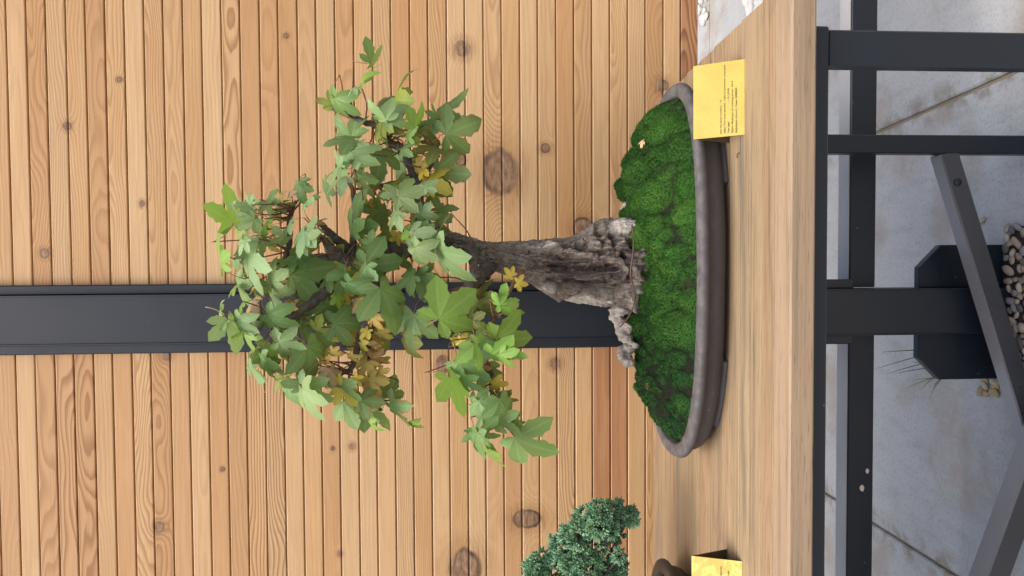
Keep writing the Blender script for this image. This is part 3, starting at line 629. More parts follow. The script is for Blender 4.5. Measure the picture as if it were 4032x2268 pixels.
for q, (nm, pts, rad) in enumerate(BR):
    P = np.array([atY(x, y, Y) for x, y, Y in pts]); n = max(12, 6*len(pts)); Q = resample(P, n); r = np.interp(np.linspace(0, 1, n), np.linspace(0, 1, len(rad)), rad)
    rr_ = np.random.default_rng(q); Q[1:-1] += rr_.normal(0, 1, (n-2, 3))*r[1:-1, None]*.13
    v, f = tube_vf(Q, r*(1 + .10*rr_.random(n)), 9, True, .10, q)
    mesh('branch', v, f, M_TWIG if nm == 'thin' else M_BR, True, tree, Q[0])
    for a_, b_ in zip(Q, r): SK.append((*a_, b_))
SK = np.array(SK)

# ------------------------------------------------------------------ leaves: five-lobed, toothed, folded along their veins
def leaf_mesh(seed, curl=.5, droop=.4):
    r_ = random.Random(seed)
    lob = [(-112, .50), (-57, .86), (0, 1.0), (57, .86), (112, .50)]
    lob = [(math.radians(a + r_.uniform(-7, 7)), l*r_.uniform(.90, 1.08)) for a, l in lob]
    ns = 9; V = [(0, 0, 0)]; vein = [1.]; edge = [0.]; F = []; sin_r = r_.uniform(.27, .40); wl = r_.uniform(.225, .275)
    ph = [r_.uniform(0, 6.3) for _ in range(6)]
    def hgt(x, y, fold):
        rr = math.hypot(x, y); th_ = math.atan2(x, y)
        return fold - droop*.30*rr*rr + .05*curl*math.sin(2*th_ + ph[0]) * rr + .06*curl*math.sin(3*th_ + ph[1])*rr*rr + .10*curl*math.sin(y*3.2 + ph[2])*rr - .12*curl*abs(x)
    n = len(lob)
    for li, (a, L) in enumerate(lob):
        d = (math.sin(a), math.cos(a)); pr = (math.cos(a), -math.sin(a))
        nl = lob[li-1][0] if li > 0 else a - math.radians(62); nr = lob[li+1][0] if li < n-1 else a + math.radians(62)
        ids = [[], [], []]
        for k in range(1, ns+1):
            t_ = k/ns; ax = L*t_
            w = wl*L*math.sin(math.pi*min(1, t_**1.22*.97 + .03))**.66 if t_ < 1 else 0.
            if t_ > .35 and t_ < 1: w *= 1 + (.13 if k % 2 else -.09)
            for sd, nb_ in ((0, nl), (1, nr)):
                half = abs(nb_ - a)/2; lim = ax*math.tan(min(1.2, half)); ww = w
                if ax < sin_r/ math.cos(min(1.1, half))*1.0 and ax*1.0 < sin_r: ww = lim        # below the sinus the blade is whole
                else: ww = min(ww, lim)
                if (li == 0 and sd == 0) or (li == n-1 and sd == 1): ww = min(max(w*.95, .0), lim) if ax > .12 else min(lim, ax*.9)
                s_ = -1 if sd == 0 else 1; cx = d[0]*ax + pr[0]*ww*s_; cy = d[1]*ax + pr[1]*ww*s_
                ids[sd*2].append(len(V)); V.append((cx, cy, hgt(cx, cy, .20*curl*ww))); vein.append(0.); edge.append(.35 if ww >= lim*.98 and ax < sin_r else 1.)
            ids[1].append(len(V)); V.append((d[0]*ax, d[1]*ax, hgt(d[0]*ax, d[1]*ax, 0))); vein.append(1.); edge.append(0. if k < ns else 1.)
        for sd in (0, 2):
            o1 = (lambda q: q) if sd == 0 else (lambda q: q[::-1])
            F.append(o1((0, ids[1][0], ids[sd][0])))
            for k in range(ns-1): F.append(o1((ids[1][k], ids[1][k+1], ids[sd][k+1], ids[sd][k])))
    V = np.array(V); nb0 = len(F)
    # leaf stalk
    L = r_.uniform(.45, .75); pts = [(0, 0, 0), (r_.uniform(-.05, .05), -.2*L, -.10*L), (r_.uniform(-.1, .1), -.6*L, -.45*L), (r_.uniform(-.15, .15), -.85*L, -.95*L)]
    pv_, pf_ = tube_vf(resample(pts, 7), [.020, .016, .014, .013, .013, .014, .018], 4)
    off = len(V); V = np.vstack([V, pv_]); F += [tuple(i + off for i in q) for q in pf_]
    me = bpy.data.meshes.new('leaf'); me.from_pydata(V.tolist(), [], F)
    me.polygons.foreach_set('material_index', np.array([0]*nb0 + [1]*len(pf_), dtype=np.int32)); me.polygons.foreach_set('use_smooth', np.array([True]*len(F)))
    for nm, val in (('vein', vein + [0.]*len(pv_)), ('edge', edge + [0.]*len(pv_))):
        at = me.attributes.new(nm, 'FLOAT', 'POINT'); at.data.foreach_set('value', np.array(val, dtype=np.float32))
    me.update(); return me, pts[-1]
def leaf_mat():
    t = NT('leaf'); oi = t.n('ShaderNodeObjectInfo'); col = oi.outputs['Color']; red = oi.outputs['Alpha']; rnd = oi.outputs['Random']
    ve = t.n('ShaderNodeAttribute', attribute_name='vein').outputs['Fac']; ed = t.n('ShaderNodeAttribute', attribute_name='edge').outputs['Fac']
    o = t.objc(); a = t.noise(o, 2.6, 4, .6); b = t.noise(o, 14., 3); v = t.voro(o, 7.)
    c = t.mix(t.maprange(a, .3, .7, 0, .45), col, t.mix(.45, col, (.09, .17, .05)))
    c = t.mix(t.m('MULTIPLY', t.maprange(ve, .80, .97, 0, 1, True), .42), c, t.mix(.45, col, (.42, .52, .26)))
    rd = t.m('MULTIPLY', t.maprange(t.m('ADD', ed, t.m('MULTIPLY', t.m('SUBTRACT', a, .5), 1.3)), .45, .95, 0, 1, True), t.maprange(red, 0, 1, 1, 0))
    c = t.mix(rd, c, t.mix(b, (.26, .075, .04), (.30, .14, .045)))
    sp = t.m('MULTIPLY', t.maprange(v.outputs['Distance'], .04, .10, 1, 0, True), t.m('GREATER_THAN', t.noise(o, 3.7, 1), .56)); c = t.mix(t.m('MULTIPLY', sp, .6), c, (.06, .045, .02))
    g_ = t.n('ShaderNodeNewGeometry'); c = t.mix(t.m('MULTIPLY', g_.outputs['Backfacing'], .45), c, t.mix(.5, col, (.22, .30, .16)))
    t.bump(t.m('SUBTRACT', b, t.m('MULTIPLY', ve, .8)), .35, .002)
    t.fin(c, .48, .42)
    tr = t.n('ShaderNodeBsdfTranslucent'); t.l(t.mix(.35, c, (.30, .42, .05)), tr.inputs[0])
    ms = t.n('ShaderNodeMixShader'); ms.inputs[0].default_value = .36; t.l(t.bsdf.outputs[0], ms.inputs[1]); t.l(tr.outputs[0], ms.inputs[2]); t.l(ms.outputs[0], t.out.inputs[0])
    return t.mat
M_LEAF = leaf_mat(); M_STALK = paint_mat('leaf_stalk', (.20, .14, .07), .6, .3, 0)
LM = [leaf_mesh(100 + i, c, d) for i, (c, d) in enumerate([(.5, .5), (.8, .9), (1.0, .7), (.6, 1.4), (1.3, 1.0), (.9, .4), (1.1, 1.6), (1.5, .8), (.5, 1.1), (1.0, 1.3), (.7, .7), (1.2, 1.2), (.9, 1.7), (1.4, .5), (.6, .9), (1.6, 1.3)])]
for me_, _ in LM: me_.materials.append(M_LEAF); me_.materials.append(M_STALK)
PAL = {'g': (.175, .305, .098), 'l': (.270, .400, .175), 'd': (.145, .270, .092), 'b': (.225, .400, .070), 'y': (.250, .320, .062), 'Y': (.66, .54, .085), 'o': (.54, .42, .10), 'r': (.46, .25, .10), 'p': (.52, .36, .22), 'k': (.175, .200, .05)}
# crop, junction, tip, width factor, colour, size factor: read leaf by leaf off the photograph
LV = []
def A(fn, *rows):
    for r in rows: LV.append((fn, *r))
A(R1, (1000,370,1055,235,.38,'b'), (1060,236,1158,152,.3,'g'), (960,390,940,405,.6,'l'), (1200,480,1303,312,.32,'y'), (1150,590,1262,497,.9,'l'), (1160,600,1060,520,.7,'l'), (1150,600,1120,740,.5,'y'), (835,500,738,485,.65,'y'), (840,540,800,430,.6,'y'), (835,580,825,660,.45,'g'),
  (940,715,838,615,.8,'d'), (960,700,1000,590,.5,'d'), (945,725,785,745,.7,'g'), (1010,760,895,850,.8,'l'), (960,850,1075,745,.8,'l'), (955,850,975,945,.7,'l'), (1100,610,1085,760,.45,'y'), (1480,595,1640,445,.6,'d'), (1485,600,1380,630,.6,'d'), (1480,590,1462,498,.5,'d'),
  (1335,650,1400,522,.4,'b'), (1330,700,1432,690,.7,'y'), (1300,720,1310,600,.5,'g'), (1540,690,1712,610,1,'g'), (1480,775,1335,775,.7,'k'), (1250,790,1230,955,.8,'d'), (1255,790,1345,735,.7,'g'), (1130,800,1120,965,.95,'g'), (930,810,880,900,.7,'l'),
  (870,880,785,985,.6,'l'), (870,890,820,820,.5,'l'), (905,960,790,1000,.7,'l'), (770,995,785,1130,.5,'d'), (1290,870,1345,825,.7,'k'), (1480,930,1652,958,1,'d'), (1345,880,1395,970,.7,'o'), (1400,900,1370,960,.7,'Y'), (1180,1020,1255,965,.6,'y'), (990,940,1025,1080,.6,'g'), (960,1310,1000,1080,.62,'g'), (945,1320,915,1170,.5,'g'), (970,1330,1030,1290,.6,'g'),
  (1240,1090,1390,1040,.9,'l'), (1225,1080,1160,1010,.8,'l'), (1235,1190,1160,1260,.85,'l'), (1260,1170,1310,1100,.8,'l'), (1400,1030,1475,975,.85,'l'), (1390,1040,1455,1075,.8,'g'), (1300,1000,1370,1020,.9,'d'), (1440,1075,1540,1060,.8,'d'), (1370,1190,1466,1222,.95,'l'), (1480,1180,1582,1140,.9,'d'), (1480,1250,1558,1330,.85,'d'), (1140,1170,1070,1300,.8,'d'), (1150,1180,1070,1240,.7,'d'),
  (1310,1310,1365,1440,.85,'l'), (1410,1340,1505,1340,1,'l'), (1330,1270,1262,1340,.8,'b'), (1350,1260,1440,1270,.6,'b'), (1245,1350,1215,1320,1,'Y'), (1260,1360,1290,1390,1,'Y'), (1325,1220,1350,1250,.8,'o'), (1080,1100,1050,1150,.8,'o'), (1060,1150,1035,1120,.8,'o'), (1120,1060,1100,1130,.7,'y'), (1160,1285,1080,1400,.5,'y'), (1180,1360,1130,1400,.8,'d'), (1070,1400,985,1345,.8,'g'),
  (188,1255,212,1055,.36,'b'), (200,1180,150,1130,.4,'l'), (310,1150,205,1130,.8,'l'), (300,1130,268,1095,.7,'l'), (320,1200,222,1230,.8,'g'), (420,1100,472,1040,.8,'g'), (400,1120,440,1180,.7,'l'), (545,1085,572,1010,.6,'p'), (500,1060,470,1085,.7,'o'), (605,1000,615,1092,.85,'g',1.2), (620,990,668,975,.7,'g'), (480,1150,562,1115,.7,'k'), (430,1205,415,1140,.7,'y'), (350,1150,335,1110,.7,'d'), (325,1230,240,1300,.8,'l'), (400,1245,310,1340,.5,'b'), (560,1240,505,1325,.5,'l'), (525,1335,440,1385,.6,'l'), (640,1360,680,1225,.75,'l'), (635,1370,575,1450,.7,'l'), (650,1340,735,1300,.7,'l'), (720,1250,760,1220,.5,'r'), (655,1405,748,1355,.45,'y'), (290,1350,200,1440,.8,'l'), (365,1350,380,1440,.8,'l'), (230,1370,172,1272,.35,'y'), (430,1270,410,1300,.8,'o'), (420,1390,450,1420,.8,'o'), (650,1120,740,1040,.25,'l'), (460,1190,440,1220,.8,'o'))
A(R2, (100,200,86,45,.45,'b'), (100,200,105,270,.3,'y'), (262,140,335,60,.75,'l'), (265,150,270,345,.65,'l'), (258,150,190,160,.7,'l'), (240,70,195,130,.8,'l'), (205,220,160,190,.7,'g'), (240,260,210,300,.7,'g'), (500,262,737,190,1,'g'), (580,20,545,145,.8,'l'), (395,310,380,196,.85,'l'), (395,315,487,360,.85,'l'), (390,320,320,385,.7,'g'), (390,370,435,455,.85,'g'), (190,300,245,425,.6,'g'), (180,330,140,385,.5,'b'), (220,430,165,510,.5,'b'), (300,340,270,365,.8,'o'), (320,335,350,325,.7,'o'), (290,400,230,495,.5,'p'),
  (90,490,112,402,.35,'l',.8), (140,520,225,745,.42,'l',.72), (130,530,95,560,.6,'l'), (200,520,285,600,.8,'l'), (225,570,262,700,.55,'b'), (230,590,180,610,.5,'b'), (370,490,490,570,.95,'g'), (350,500,290,540,.9,'g'), (490,430,420,480,.8,'o'), (490,460,520,410,.7,'Y'), (555,500,630,470,.7,'d'), (560,510,600,610,.8,'d'), (720,440,640,560,.9,'d'), (690,470,740,540,.7,'d'), (745,545,902,540,1,'g'), (640,580,755,595,.6,'y'), (650,620,730,650,.7,'d'), (760,385,790,440,.7,'b'), (780,400,740,400,.6,'y'), (820,250,785,365,.8,'g'), (860,300,920,380,.7,'y'),
  (925,205,1090,200,1,'g'), (930,215,900,320,.8,'g'), (1080,170,1168,220,.8,'d'), (1090,160,1040,130,.8,'d'), (1020,90,1060,60,.8,'Y'), (1110,50,1150,80,1,'Y'), (1170,120,1200,170,1,'Y'), (1240,75,1358,40,.9,'l'), (1210,110,1305,190,.8,'l'), (1200,120,1180,40,.7,'b'), (1345,125,1490,355,.5,'l'), (1390,170,1440,200,.6,'l'), (1340,150,1335,110,.7,'l'), (1225,255,1250,385,.9,'g'), (1200,270,1110,320,.8,'g'), (1240,260,1330,285,.7,'g'), (1008,340,1112,515,.8,'g'), (1030,360,1150,395,.7,'g'), (1203,492,1180,668,1,'g'),
  (1345,517,1535,365,1,'b'), (1560,425,1680,375,.75,'k'), (1555,430,1605,290,.6,'k'), (1560,440,1640,500,.7,'k'), (1690,430,1790,420,.95,'b'), (1690,435,1650,385,.8,'b'), (1745,460,1805,490,.8,'y'), (1765,270,1735,245,1,'Y'), (1790,310,1838,320,1,'Y'), (1668,630,1845,650,1,'b'), (1550,650,1650,640,.95,'b'), (1545,660,1590,775,.8,'b'), (1520,520,1600,580,.85,'k'), (1510,530,1540,450,.8,'k'), (1590,600,1610,560,.8,'o'), (1462,760,1615,890,1,'g',.95), (1425,640,1455,625,.9,'Y'), (1460,640,1500,650,1,'Y'), (1430,520,1420,560,.9,'Y'), (1580,780,1610,790,.8,'r'), (1640,715,1805,740,.6,'b'), (1690,720,1750,800,.7,'b'), (1600,795,1690,830,.8,'d'),
  (1405,850,1510,1010,.42,'b'), (1480,860,1560,930,.7,'g'), (1650,890,1730,895,.8,'Y'), (1570,900,1620,920,.8,'y'), (1660,950,1730,930,.7,'k'), (1570,985,1600,1092,.9,'g'), (1540,1000,1640,1040,.8,'g'), (1690,975,1720,1100,.85,'g'), (1700,985,1790,990,.8,'k'), (1680,1085,1790,1165,.9,'g'), (1760,1090,1820,1110,.7,'d'), (1780,1188,1985,1318,.85,'g'), (1570,1165,1680,1215,.85,'g'), (1565,1160,1480,1190,.7,'g'), (1568,1170,1560,1305,.6,'g'), (1612,1262,1695,1355,.35,'b'),
  (960,490,995,575,.85,'o'), (950,500,935,470,.9,'o'), (1010,500,1030,520,.8,'r'), (940,580,900,620,.8,'Y'), (1000,590,1060,630,.8,'o'), (900,650,930,690,.8,'Y'), (970,680,1010,700,1,'Y'), (1000,660,990,640,.8,'r'), (905,410,850,460,.8,'r'), (890,430,920,510,.7,'r'), (840,720,870,770,.8,'o'), (935,760,890,830,.9,'o',1.3), (960,740,1050,770,.9,'r'), (1000,830,1055,800,.9,'o'), (860,850,890,890,1,'Y'), (950,850,980,920,.95,'o',1.3), (920,905,980,912,.3,'r'), (720,680,690,730,.8,'o'), (730,700,770,720,.8,'o'), (720,800,750,880,.8,'p'), (770,850,790,900,.8,'Y'), (700,770,670,740,.8,'o'),
  (500,735,580,745,.9,'Y',1.1), (480,740,450,720,.8,'y'), (330,700,265,800,.9,'g'), (330,720,355,850,.7,'g'), (270,800,368,995,.38,'l',.8), (385,660,425,800,.7,'g'), (370,760,445,825,.7,'g'), (430,645,550,685,.9,'l',1.1), (590,670,655,830,.7,'g'), (460,850,405,910,.8,'y'), (480,860,510,890,.6,'b'), (485,915,545,1010,.85,'g'), (560,905,695,1000,.95,'l'), (570,900,560,800,.7,'l'), (565,915,620,1090,.75,'l'), (660,830,690,910,.6,'b'), (700,875,765,955,.8,'g'), (750,950,770,990,.5,'y'), (800,990,855,1112,1,'g',1.1), (790,900,885,970,.8,'g'), (895,985,1015,975,.9,'g',1,.6), (920,1000,945,1085,.7,'g',1,.7), (930,1085,990,1152,.4,'b'), (970,1095,1040,1130,.4,'g'), (1070,1000,1170,1140,.6,'g',1,.65), (1165,1105,1238,1152,.42,'b'))
# smaller shaded leaves further into the crown
nrow = len(LV); fill = random.Random(21)
SKp = SK[(SK[:, 3] < .0135)]
n_leaf = 0; tw_mb = MB()
def place_leaf(J, yax, w, cs, size, red, flip, parent=tree, name='leaf'):
    global n_leaf
    yax = np.array(yax)/np.linalg.norm(yax); z0_ = -FW - yax*(-FW@yax); z0_ /= np.linalg.norm(z0_); x0_ = np.cross(yax, z0_)
    a = math.acos(min(1, w))*flip; zz = z0_*math.cos(a) + x0_*math.sin(a); xx = np.cross(yax, zz)
    me_, st_ = LM[(n_leaf*7 + int(size*1e4)) % len(LM)]; n_leaf += 1
    o = bpy.data.objects.new(name, me_); COL.objects.link(o); o.parent = parent
    M = Matrix(((xx[0], yax[0], zz[0]), (xx[1], yax[1], zz[1]), (xx[2], yax[2], zz[2])))
    o.rotation_euler = M.to_euler(); o.scale = (size, size, size); o.location = Vector(J) - world_loc(parent)
    c = PAL[cs]; j = random.uniform(.85, 1.15); o.color = (c[0]*j*random.uniform(.93, 1.07), c[1]*j, c[2]*j*random.uniform(.9, 1.1), 1 - red)
    if cs in 'Yopr': o['label'] = {'Y': 'yellow autumn leaf', 'o': 'ochre autumn leaf', 'p': 'dried pinkish leaf', 'r': 'red-brown autumn leaf'}[cs]
    S = np.array(J) + size*(xx*st_[0] + yax*st_[1] + zz*st_[2])
    return o, S
def twig(S, mx=.16):
    d = np.linalg.norm(SK[:, :3] - S, axis=1); k = int(np.argsort(d)[int(rng.integers(0, 9))])
    if d[k] < mx:
        E_ = SK[k, :3]; mid = (S + E_)/2 + np.array((0, 0, -.06*d[k])) + rng.normal(0, .05, 3)*d[k]
        v, f = tube_vf(resample([S, mid, E_], 6), [.0009, .0010, .0011, .0013, .0015, .0018], 4, False); tw_mb.add(v, f)
for i, row in enumerate(LV):
    fn, jx, jy, tx, ty, w, cs = row[:7]; sf = row[7] if len(row) > 7 else 1.; red = row[8] if len(row) > 8 else (.5 if cs in 'or' else .3 if cs == 'Y' else .15 if cs == 'p' else (.35 if random.random() < .08 else .0))
    (jx, jy), (tx, ty) = fn(jx, jy), fn(tx, ty)
    low = jx > 1780 and jy > 1050
    dep = {'l': -.075, 'b': -.06, 'g': -.04, 'd': .015, 'y': .0, 'k': .02, 'Y': .01, 'o': .005, 'r': .0, 'p': .0}[cs] + random.uniform(-.03, .03)
    d0 = np.linalg.norm((SK[:, :3] - atY(jx, jy, 1.24))[:, [0, 2]], axis=1); Yb = float(SK[int(np.argmin(d0)), 1])
    Y = Yb*.75 + 1.235*.25 + dep
    if 1270 < jx < 1540 and 1180 < jy < 1560 and cs in 'Yorp': Y = Yb - .03 + random.uniform(-.02, .015)
    if low: Y = Yb + dep*.8 - .01
    J, T = atY(jx, jy, Y), atY(tx, ty, Y); dv = T - J; L = np.linalg.norm(dv)
    dv = dv/L + FW*random.uniform(-.32, .12); size = max(.020, min(L*1.27, .075 + .25*(L - .060) if L > .060 else 9)*sf)
    fl = 1 if (np.cross(dv, -FW)[2] > 0) else -1
    if random.random() < .2: fl = -fl
    w = min(.985, w*random.uniform(.9, 1.0))
    o, S = place_leaf(J, dv, w, cs, size, red, fl); twig(S)
for q in range(90):
    if n_leaf >= 298: break
    k = fill.randrange(len(SKp)); b_ = SKp[k, :3]
    if b_[2] < CAMZ - .04 and b_[0] > -.06: continue
    J = b_ + np.array((fill.gauss(0, .032), fill.gauss(.015, .035), fill.gauss(0, .032)))
    jp = J - np.array((0, 0, CAMZ)); jx_ = 2016 - FPX*(jp@UP)/(jp@FW)
    jy_ = 1134 - FPX*(jp@RT)/(jp@FW)
    if jx_ > 1690 or jx_ < 960 or (1170 < jx_ < 1430 and 680 < jy_ < 990): continue
    dv = np.array((fill.uniform(-1, 1), fill.uniform(-.6, .3), fill.uniform(-1.1, .5))); cs = fill.choice('dddgkkyyoYY')
    o, S = place_leaf(J, dv, fill.uniform(.4, .95), cs, fill.uniform(.034, .056), .6 if cs == 'o' else 0., fill.choice((-1, 1))); twig(S, .1)
tw = tw_mb.build('twigs', M_TWIG, tree, True, (0, TY, CAMZ)); tw['kind'] = 'stuff'


# ================================================================== FOLDED NAME CARDS
def brass_mat(name, stain):
    t = NT(name); p = t.pos(); a = t.noise(p, 28., 4, .6); b = t.noise(p, 300., 2)
    c = t.mix(t.maprange(a, .3, .7, 0, 1), (.51, .385, .078), (.45, .33, .064)); c = t.mix(t.maprange(b, .4, .7, 0, .25), c, (.58, .43, .10))
    if stain:
        s_ = t.noise(p, 42., 3, .5, 1.2); c = t.mix(t.maprange(s_, .48, .52, 0, .55), c, (.74, .60, .16)); c = t.mix(t.maprange(s_, .60, .63, 0, .6), c, (.50, .35, .06))
    return t.fin(c, .42, .5, .0)
M_BRASS, M_BRASS2 = brass_mat('yellow_plate', False), brass_mat('yellow_plate_stained', True)
M_CARDBACK_SHADED = paint_mat('card_back_shaded', (.10, .07, .04), .6, .3, 0); M_INK = paint_mat('black_ink', (.012, .012, .014), .6, .3, 0)  # back plate brown has the shade inside the fold painted in
def sheet(name, a, b, c, d, th, mat, parent):
    """thin plate through four corners (a b bottom, c d top), thickness th behind it"""
    a, b, c, d = map(np.array, (a, b, c, d)); n = np.cross(b-a, d-a); n = n/np.linalg.norm(n)*th
    v = [a, b, c, d, a-n, b-n, c-n, d-n]; f = [(0, 1, 2, 3), (7, 6, 5, 4), (0, 4, 5, 1), (1, 5, 6, 2), (2, 6, 7, 3), (3, 7, 4, 0)]
    return mesh(name, v, f, mat, False, parent, (a+b)/2)
def name_card(fl, fr, al, ar, bl, br, mat, label, lines):
    root = empty('name_card', (fl+fr)/2, label, 'name card', 'folded yellow name cards on the table')
    sheet('front_plate', fl, fr, ar, al, .0012, mat, root)
    dn = np.array((0, .0012, -.0004)); sheet('back_plate', br, bl, al+dn, ar+dn, .0012, M_CARDBACK_SHADED, root)
    X = (fr-fl); W = np.linalg.norm(X); X = X/W; Yv = (al+ar)/2 - (fl+fr)/2; H = np.linalg.norm(Yv); Yv = Yv - X*(Yv@X); Yv /= np.linalg.norm(Yv); N = np.cross(X, Yv)
    for (txt, x0, wd, fy) in lines:
        cu = bpy.data.curves.new('lettering', 'FONT'); cu.body = txt; cu.size = .0034; cu.offset = .00004; cu.resolution_u = 2; cu.materials.append(M_INK)
        tmp = bpy.data.objects.new('lettering', cu); COL.objects.link(tmp); dg = bpy.context.evaluated_depsgraph_get(); dg.update()
        me = bpy.data.meshes.new_from_object(tmp.evaluated_get(dg)); bpy.data.objects.remove(tmp); bpy.data.curves.remove(cu)
        xs = [q.co.x for q in me.vertices]; w0 = max(xs) - min(xs); o = bpy.data.objects.new('lettering', me); COL.objects.link(o); o.parent = root
        P = fl + X*(x0*W) + Yv*((1-fy)*H) + N*.0004
        o.rotation_euler = Matrix(((X[0], Yv[0], N[0]), (X[1], Yv[1], N[1]), (X[2], Yv[2], N[2]))).to_euler(); o.location = Vector(P) - root.location; o.scale = (wd*W/w0, 1, 1)
    return root
fl, fr_ = atZ(2932, 530, TT + .0004), atZ(2932, 232, TT + .0004); al, ar = atY(2730, 549, 1.099), atY(2730, 261, 1.099); bl = atZ(2871, 563, TT + .0004); br = bl + (fr_ - fl)
name_card(fl, fr_, al, ar, bl, br, M_BRASS, 'clean yellow folded card with five lines of print at the pot foot',
    [('Eser No (work number)  : 20', .035, .455, .555), ('Ağaç Türü (tree species) : Sığla (Liquidambar orientalis)', .035, .915, .63), ('Yaşı (age)', .035, .155, .703), (': ~ 35 (2024)', .44, .195, .703), ('Eğitim Başlangıcı (in training since) : 2014', .035, .69, .778), ('Bağışlayan (donor) : Hasan ŞİMŞEK', .035, .60, .853)])
fr2, br2, ar2 = atZ(2922, 2211, TT + .0004), atZ(2860, 2162, TT + .0004), atY(2723, 2189, 1.099); wv = fr_ - fl
name_card(fr2 - wv, fr2, ar2 - wv, ar2, br2 - wv, br2, M_BRASS2, 'stained yellow folded card cut by the frame beside the juniper pot', [('(Juniperus)', .70, .19, .60), ('2004', .775, .07, .75)])

# ================================================================== SECOND BONSAI (its right side reaches into the picture)
M_POT2 = paint_mat('dark_glazed_clay', (.045, .036, .031), .42, .5, .3, (.16, .14, .13))
tip = atZ(2628, 2226, TT + .052); p2a, p2b = .19, .125
make_pot('bonsai_pot', tip[0] - p2a, tip[1] + .01, p2a, p2b, TT, .056, 'dark brown oval pot with only its rounded right end in view', M_POT2, None, 2.2)
def jun_mat():
    t = NT('juniper_foliage'); p = t.pos(); h = t.n('ShaderNodeAttribute', attribute_name='hue').outputs['Fac']; a = t.noise(p, 30., 3)
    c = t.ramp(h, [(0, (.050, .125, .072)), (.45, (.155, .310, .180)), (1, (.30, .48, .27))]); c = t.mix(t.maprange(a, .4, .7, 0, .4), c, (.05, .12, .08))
    return t.fin(c, .6, .3)
M_JUN = jun_mat()
jc = np.array((tip[0] - p2a, tip[1] + .01))
jun = empty('juniper_bonsai', (jc[0], jc[1], TT + .045), 'blue-green juniper bonsai with dense tufted foliage at the left frame edge', 'bonsai tree')
tp = [(jc[0], jc[1], TT + .03), (jc[0] + .02, jc[1] - .01, TT + .10), (jc[0] - .02, jc[1], TT + .17), (jc[0] + .03, jc[1] - .01, TT + .23), (jc[0] + .01, jc[1], TT + .30)]
v_, f_ = tube_vf(resample(tp, 26), np.linspace(.026, .010, 26), 10, True, .25, 3); mesh('trunk', v_, f_, M_BR, True, jun, tp[0])
V, F = ring_loft([(p2a-.024, p2b-.024, TT + .050), (p2a-.06, p2b-.05, TT + .060), (.05, .04, TT + .068), (.004, .004, TT + .070)], jc[0], jc[1], 0, 2.2, 48, .1)
soil = mesh('soil', V, F, M_MOSS, True, jun, (jc[0], jc[1], TT + .05)); add_attr(soil, 'soil', np.full(len(V), .6)); add_attr(soil, 'hue', np.full(len(V), .3))
blobs = [(1548, 1284, 24), (1583, 1300, 19), (1566, 1292, 20), (1508, 1288, 32), (1478, 1305, 30), (1500, 1320, 34), (1448, 1345, 36), (1410, 1375, 36), (1352, 1420, 34), (1385, 1440, 48), (1440, 1395, 46), (1490, 1370, 40), (1470, 1440, 52), (1535, 1330, 17), (1553, 1345, 15), (1545, 1425, 28), (1528, 1460, 46), (1560, 1398, 11), (1340, 1490, 46), (1400, 1510, 75), (1480, 1510, 70), (1560, 1500, 50), (1370, 1580, 80), (1470, 1600, 90), (1560, 1590, 60)]
def spray(mb_v, mb_f, mb_h, P, D, L, hue):
    D = D/np.linalg.norm(D); a = np.cross(D, rng.normal(0, 1, 3)); a /= np.linalg.norm(a); b = np.cross(D, a)
    for k in range(7):
        th = 2*math.pi*k/6; sp = 0 if k == 6 else .62
        d = D + sp*(a*math.cos(th) + b*math.sin(th)) + rng.normal(0, .12, 3); d /= np.linalg.norm(d); l_ = L*rng.uniform(.7, 1.2)*(1.2 if k == 6 else 1)
        s1 = np.cross(d, (.3, .5, .8)); s1 /= np.linalg.norm(s1); s2 = np.cross(d, s1); r = .0024; n0 = len(mb_v); B = P + d*l_*.1; Mi = P + d*l_*.65
        for q in range(3):
            e = s1*math.cos(q*2.094) + s2*math.sin(q*2.094); mb_v.append(B + e*r*.8); mb_v.append(Mi + e*r)
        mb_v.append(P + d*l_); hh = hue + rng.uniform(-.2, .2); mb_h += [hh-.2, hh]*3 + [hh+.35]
        for q in range(3):
            i, j = n0 + 2*q, n0 + 2*((q+1) % 3); mb_f += [(i, j, j+1, i+1), (i+1, j+1, n0+6)]
for bi, (bx, by, br_) in enumerate(blobs):
    Yc = tip[1] - .03 + random.uniform(-.03, .03); c = atY(bx*1.5652, by*1.5652, Yc); R = br_*1.5652/FPX*Yc; vv, ff, hh = [], [], []
    n = int(24 + (R/.01)**2*7)
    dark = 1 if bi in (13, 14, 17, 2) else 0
    for _ in range(n if not dark else int(n*.6)):
        d = rng.normal(0, 1, 3); d /= np.linalg.norm(d)
        if d[1] > .5: d[1] *= -.5
        P = c + d*np.array((R, R*.9, R))*rng.uniform(.55, .95)
        spray(vv, ff, hh, P, d + np.array((.15, -.25, .35)), rng.uniform(.009, .014), (.30 if dark else .5) + .15*rng.normal())
    o = mesh('foliage_pad', np.array(vv), ff, M_JUN, False, jun, c); o['kind'] = 'stuff'; add_attr(o, 'hue', np.clip(hh, 0, 1))
    k = np.array(tp[2 + bi % 3]); v_, f_ = tube_vf(resample([k, (k + c)/2 + rng.normal(0, .012, 3), c], 10), np.linspace(.006, .002, 10), 6, True, .2, bi); mesh('branch', v_, f_, M_BR, True, jun, c)
jt = [atY(x*1.5652, y*1.5652, tip[1] - .03) for x, y in ((1490, 1425), (1512, 1392), (1520, 1372), (1535, 1395), (1556, 1420))]
v_, f_ = tube_vf(resample(jt, 16), np.linspace(.004, .002, 16), 6, True, .2, 1); mesh('branch', v_, f_, M_TWIG, True, jun, jt[0])

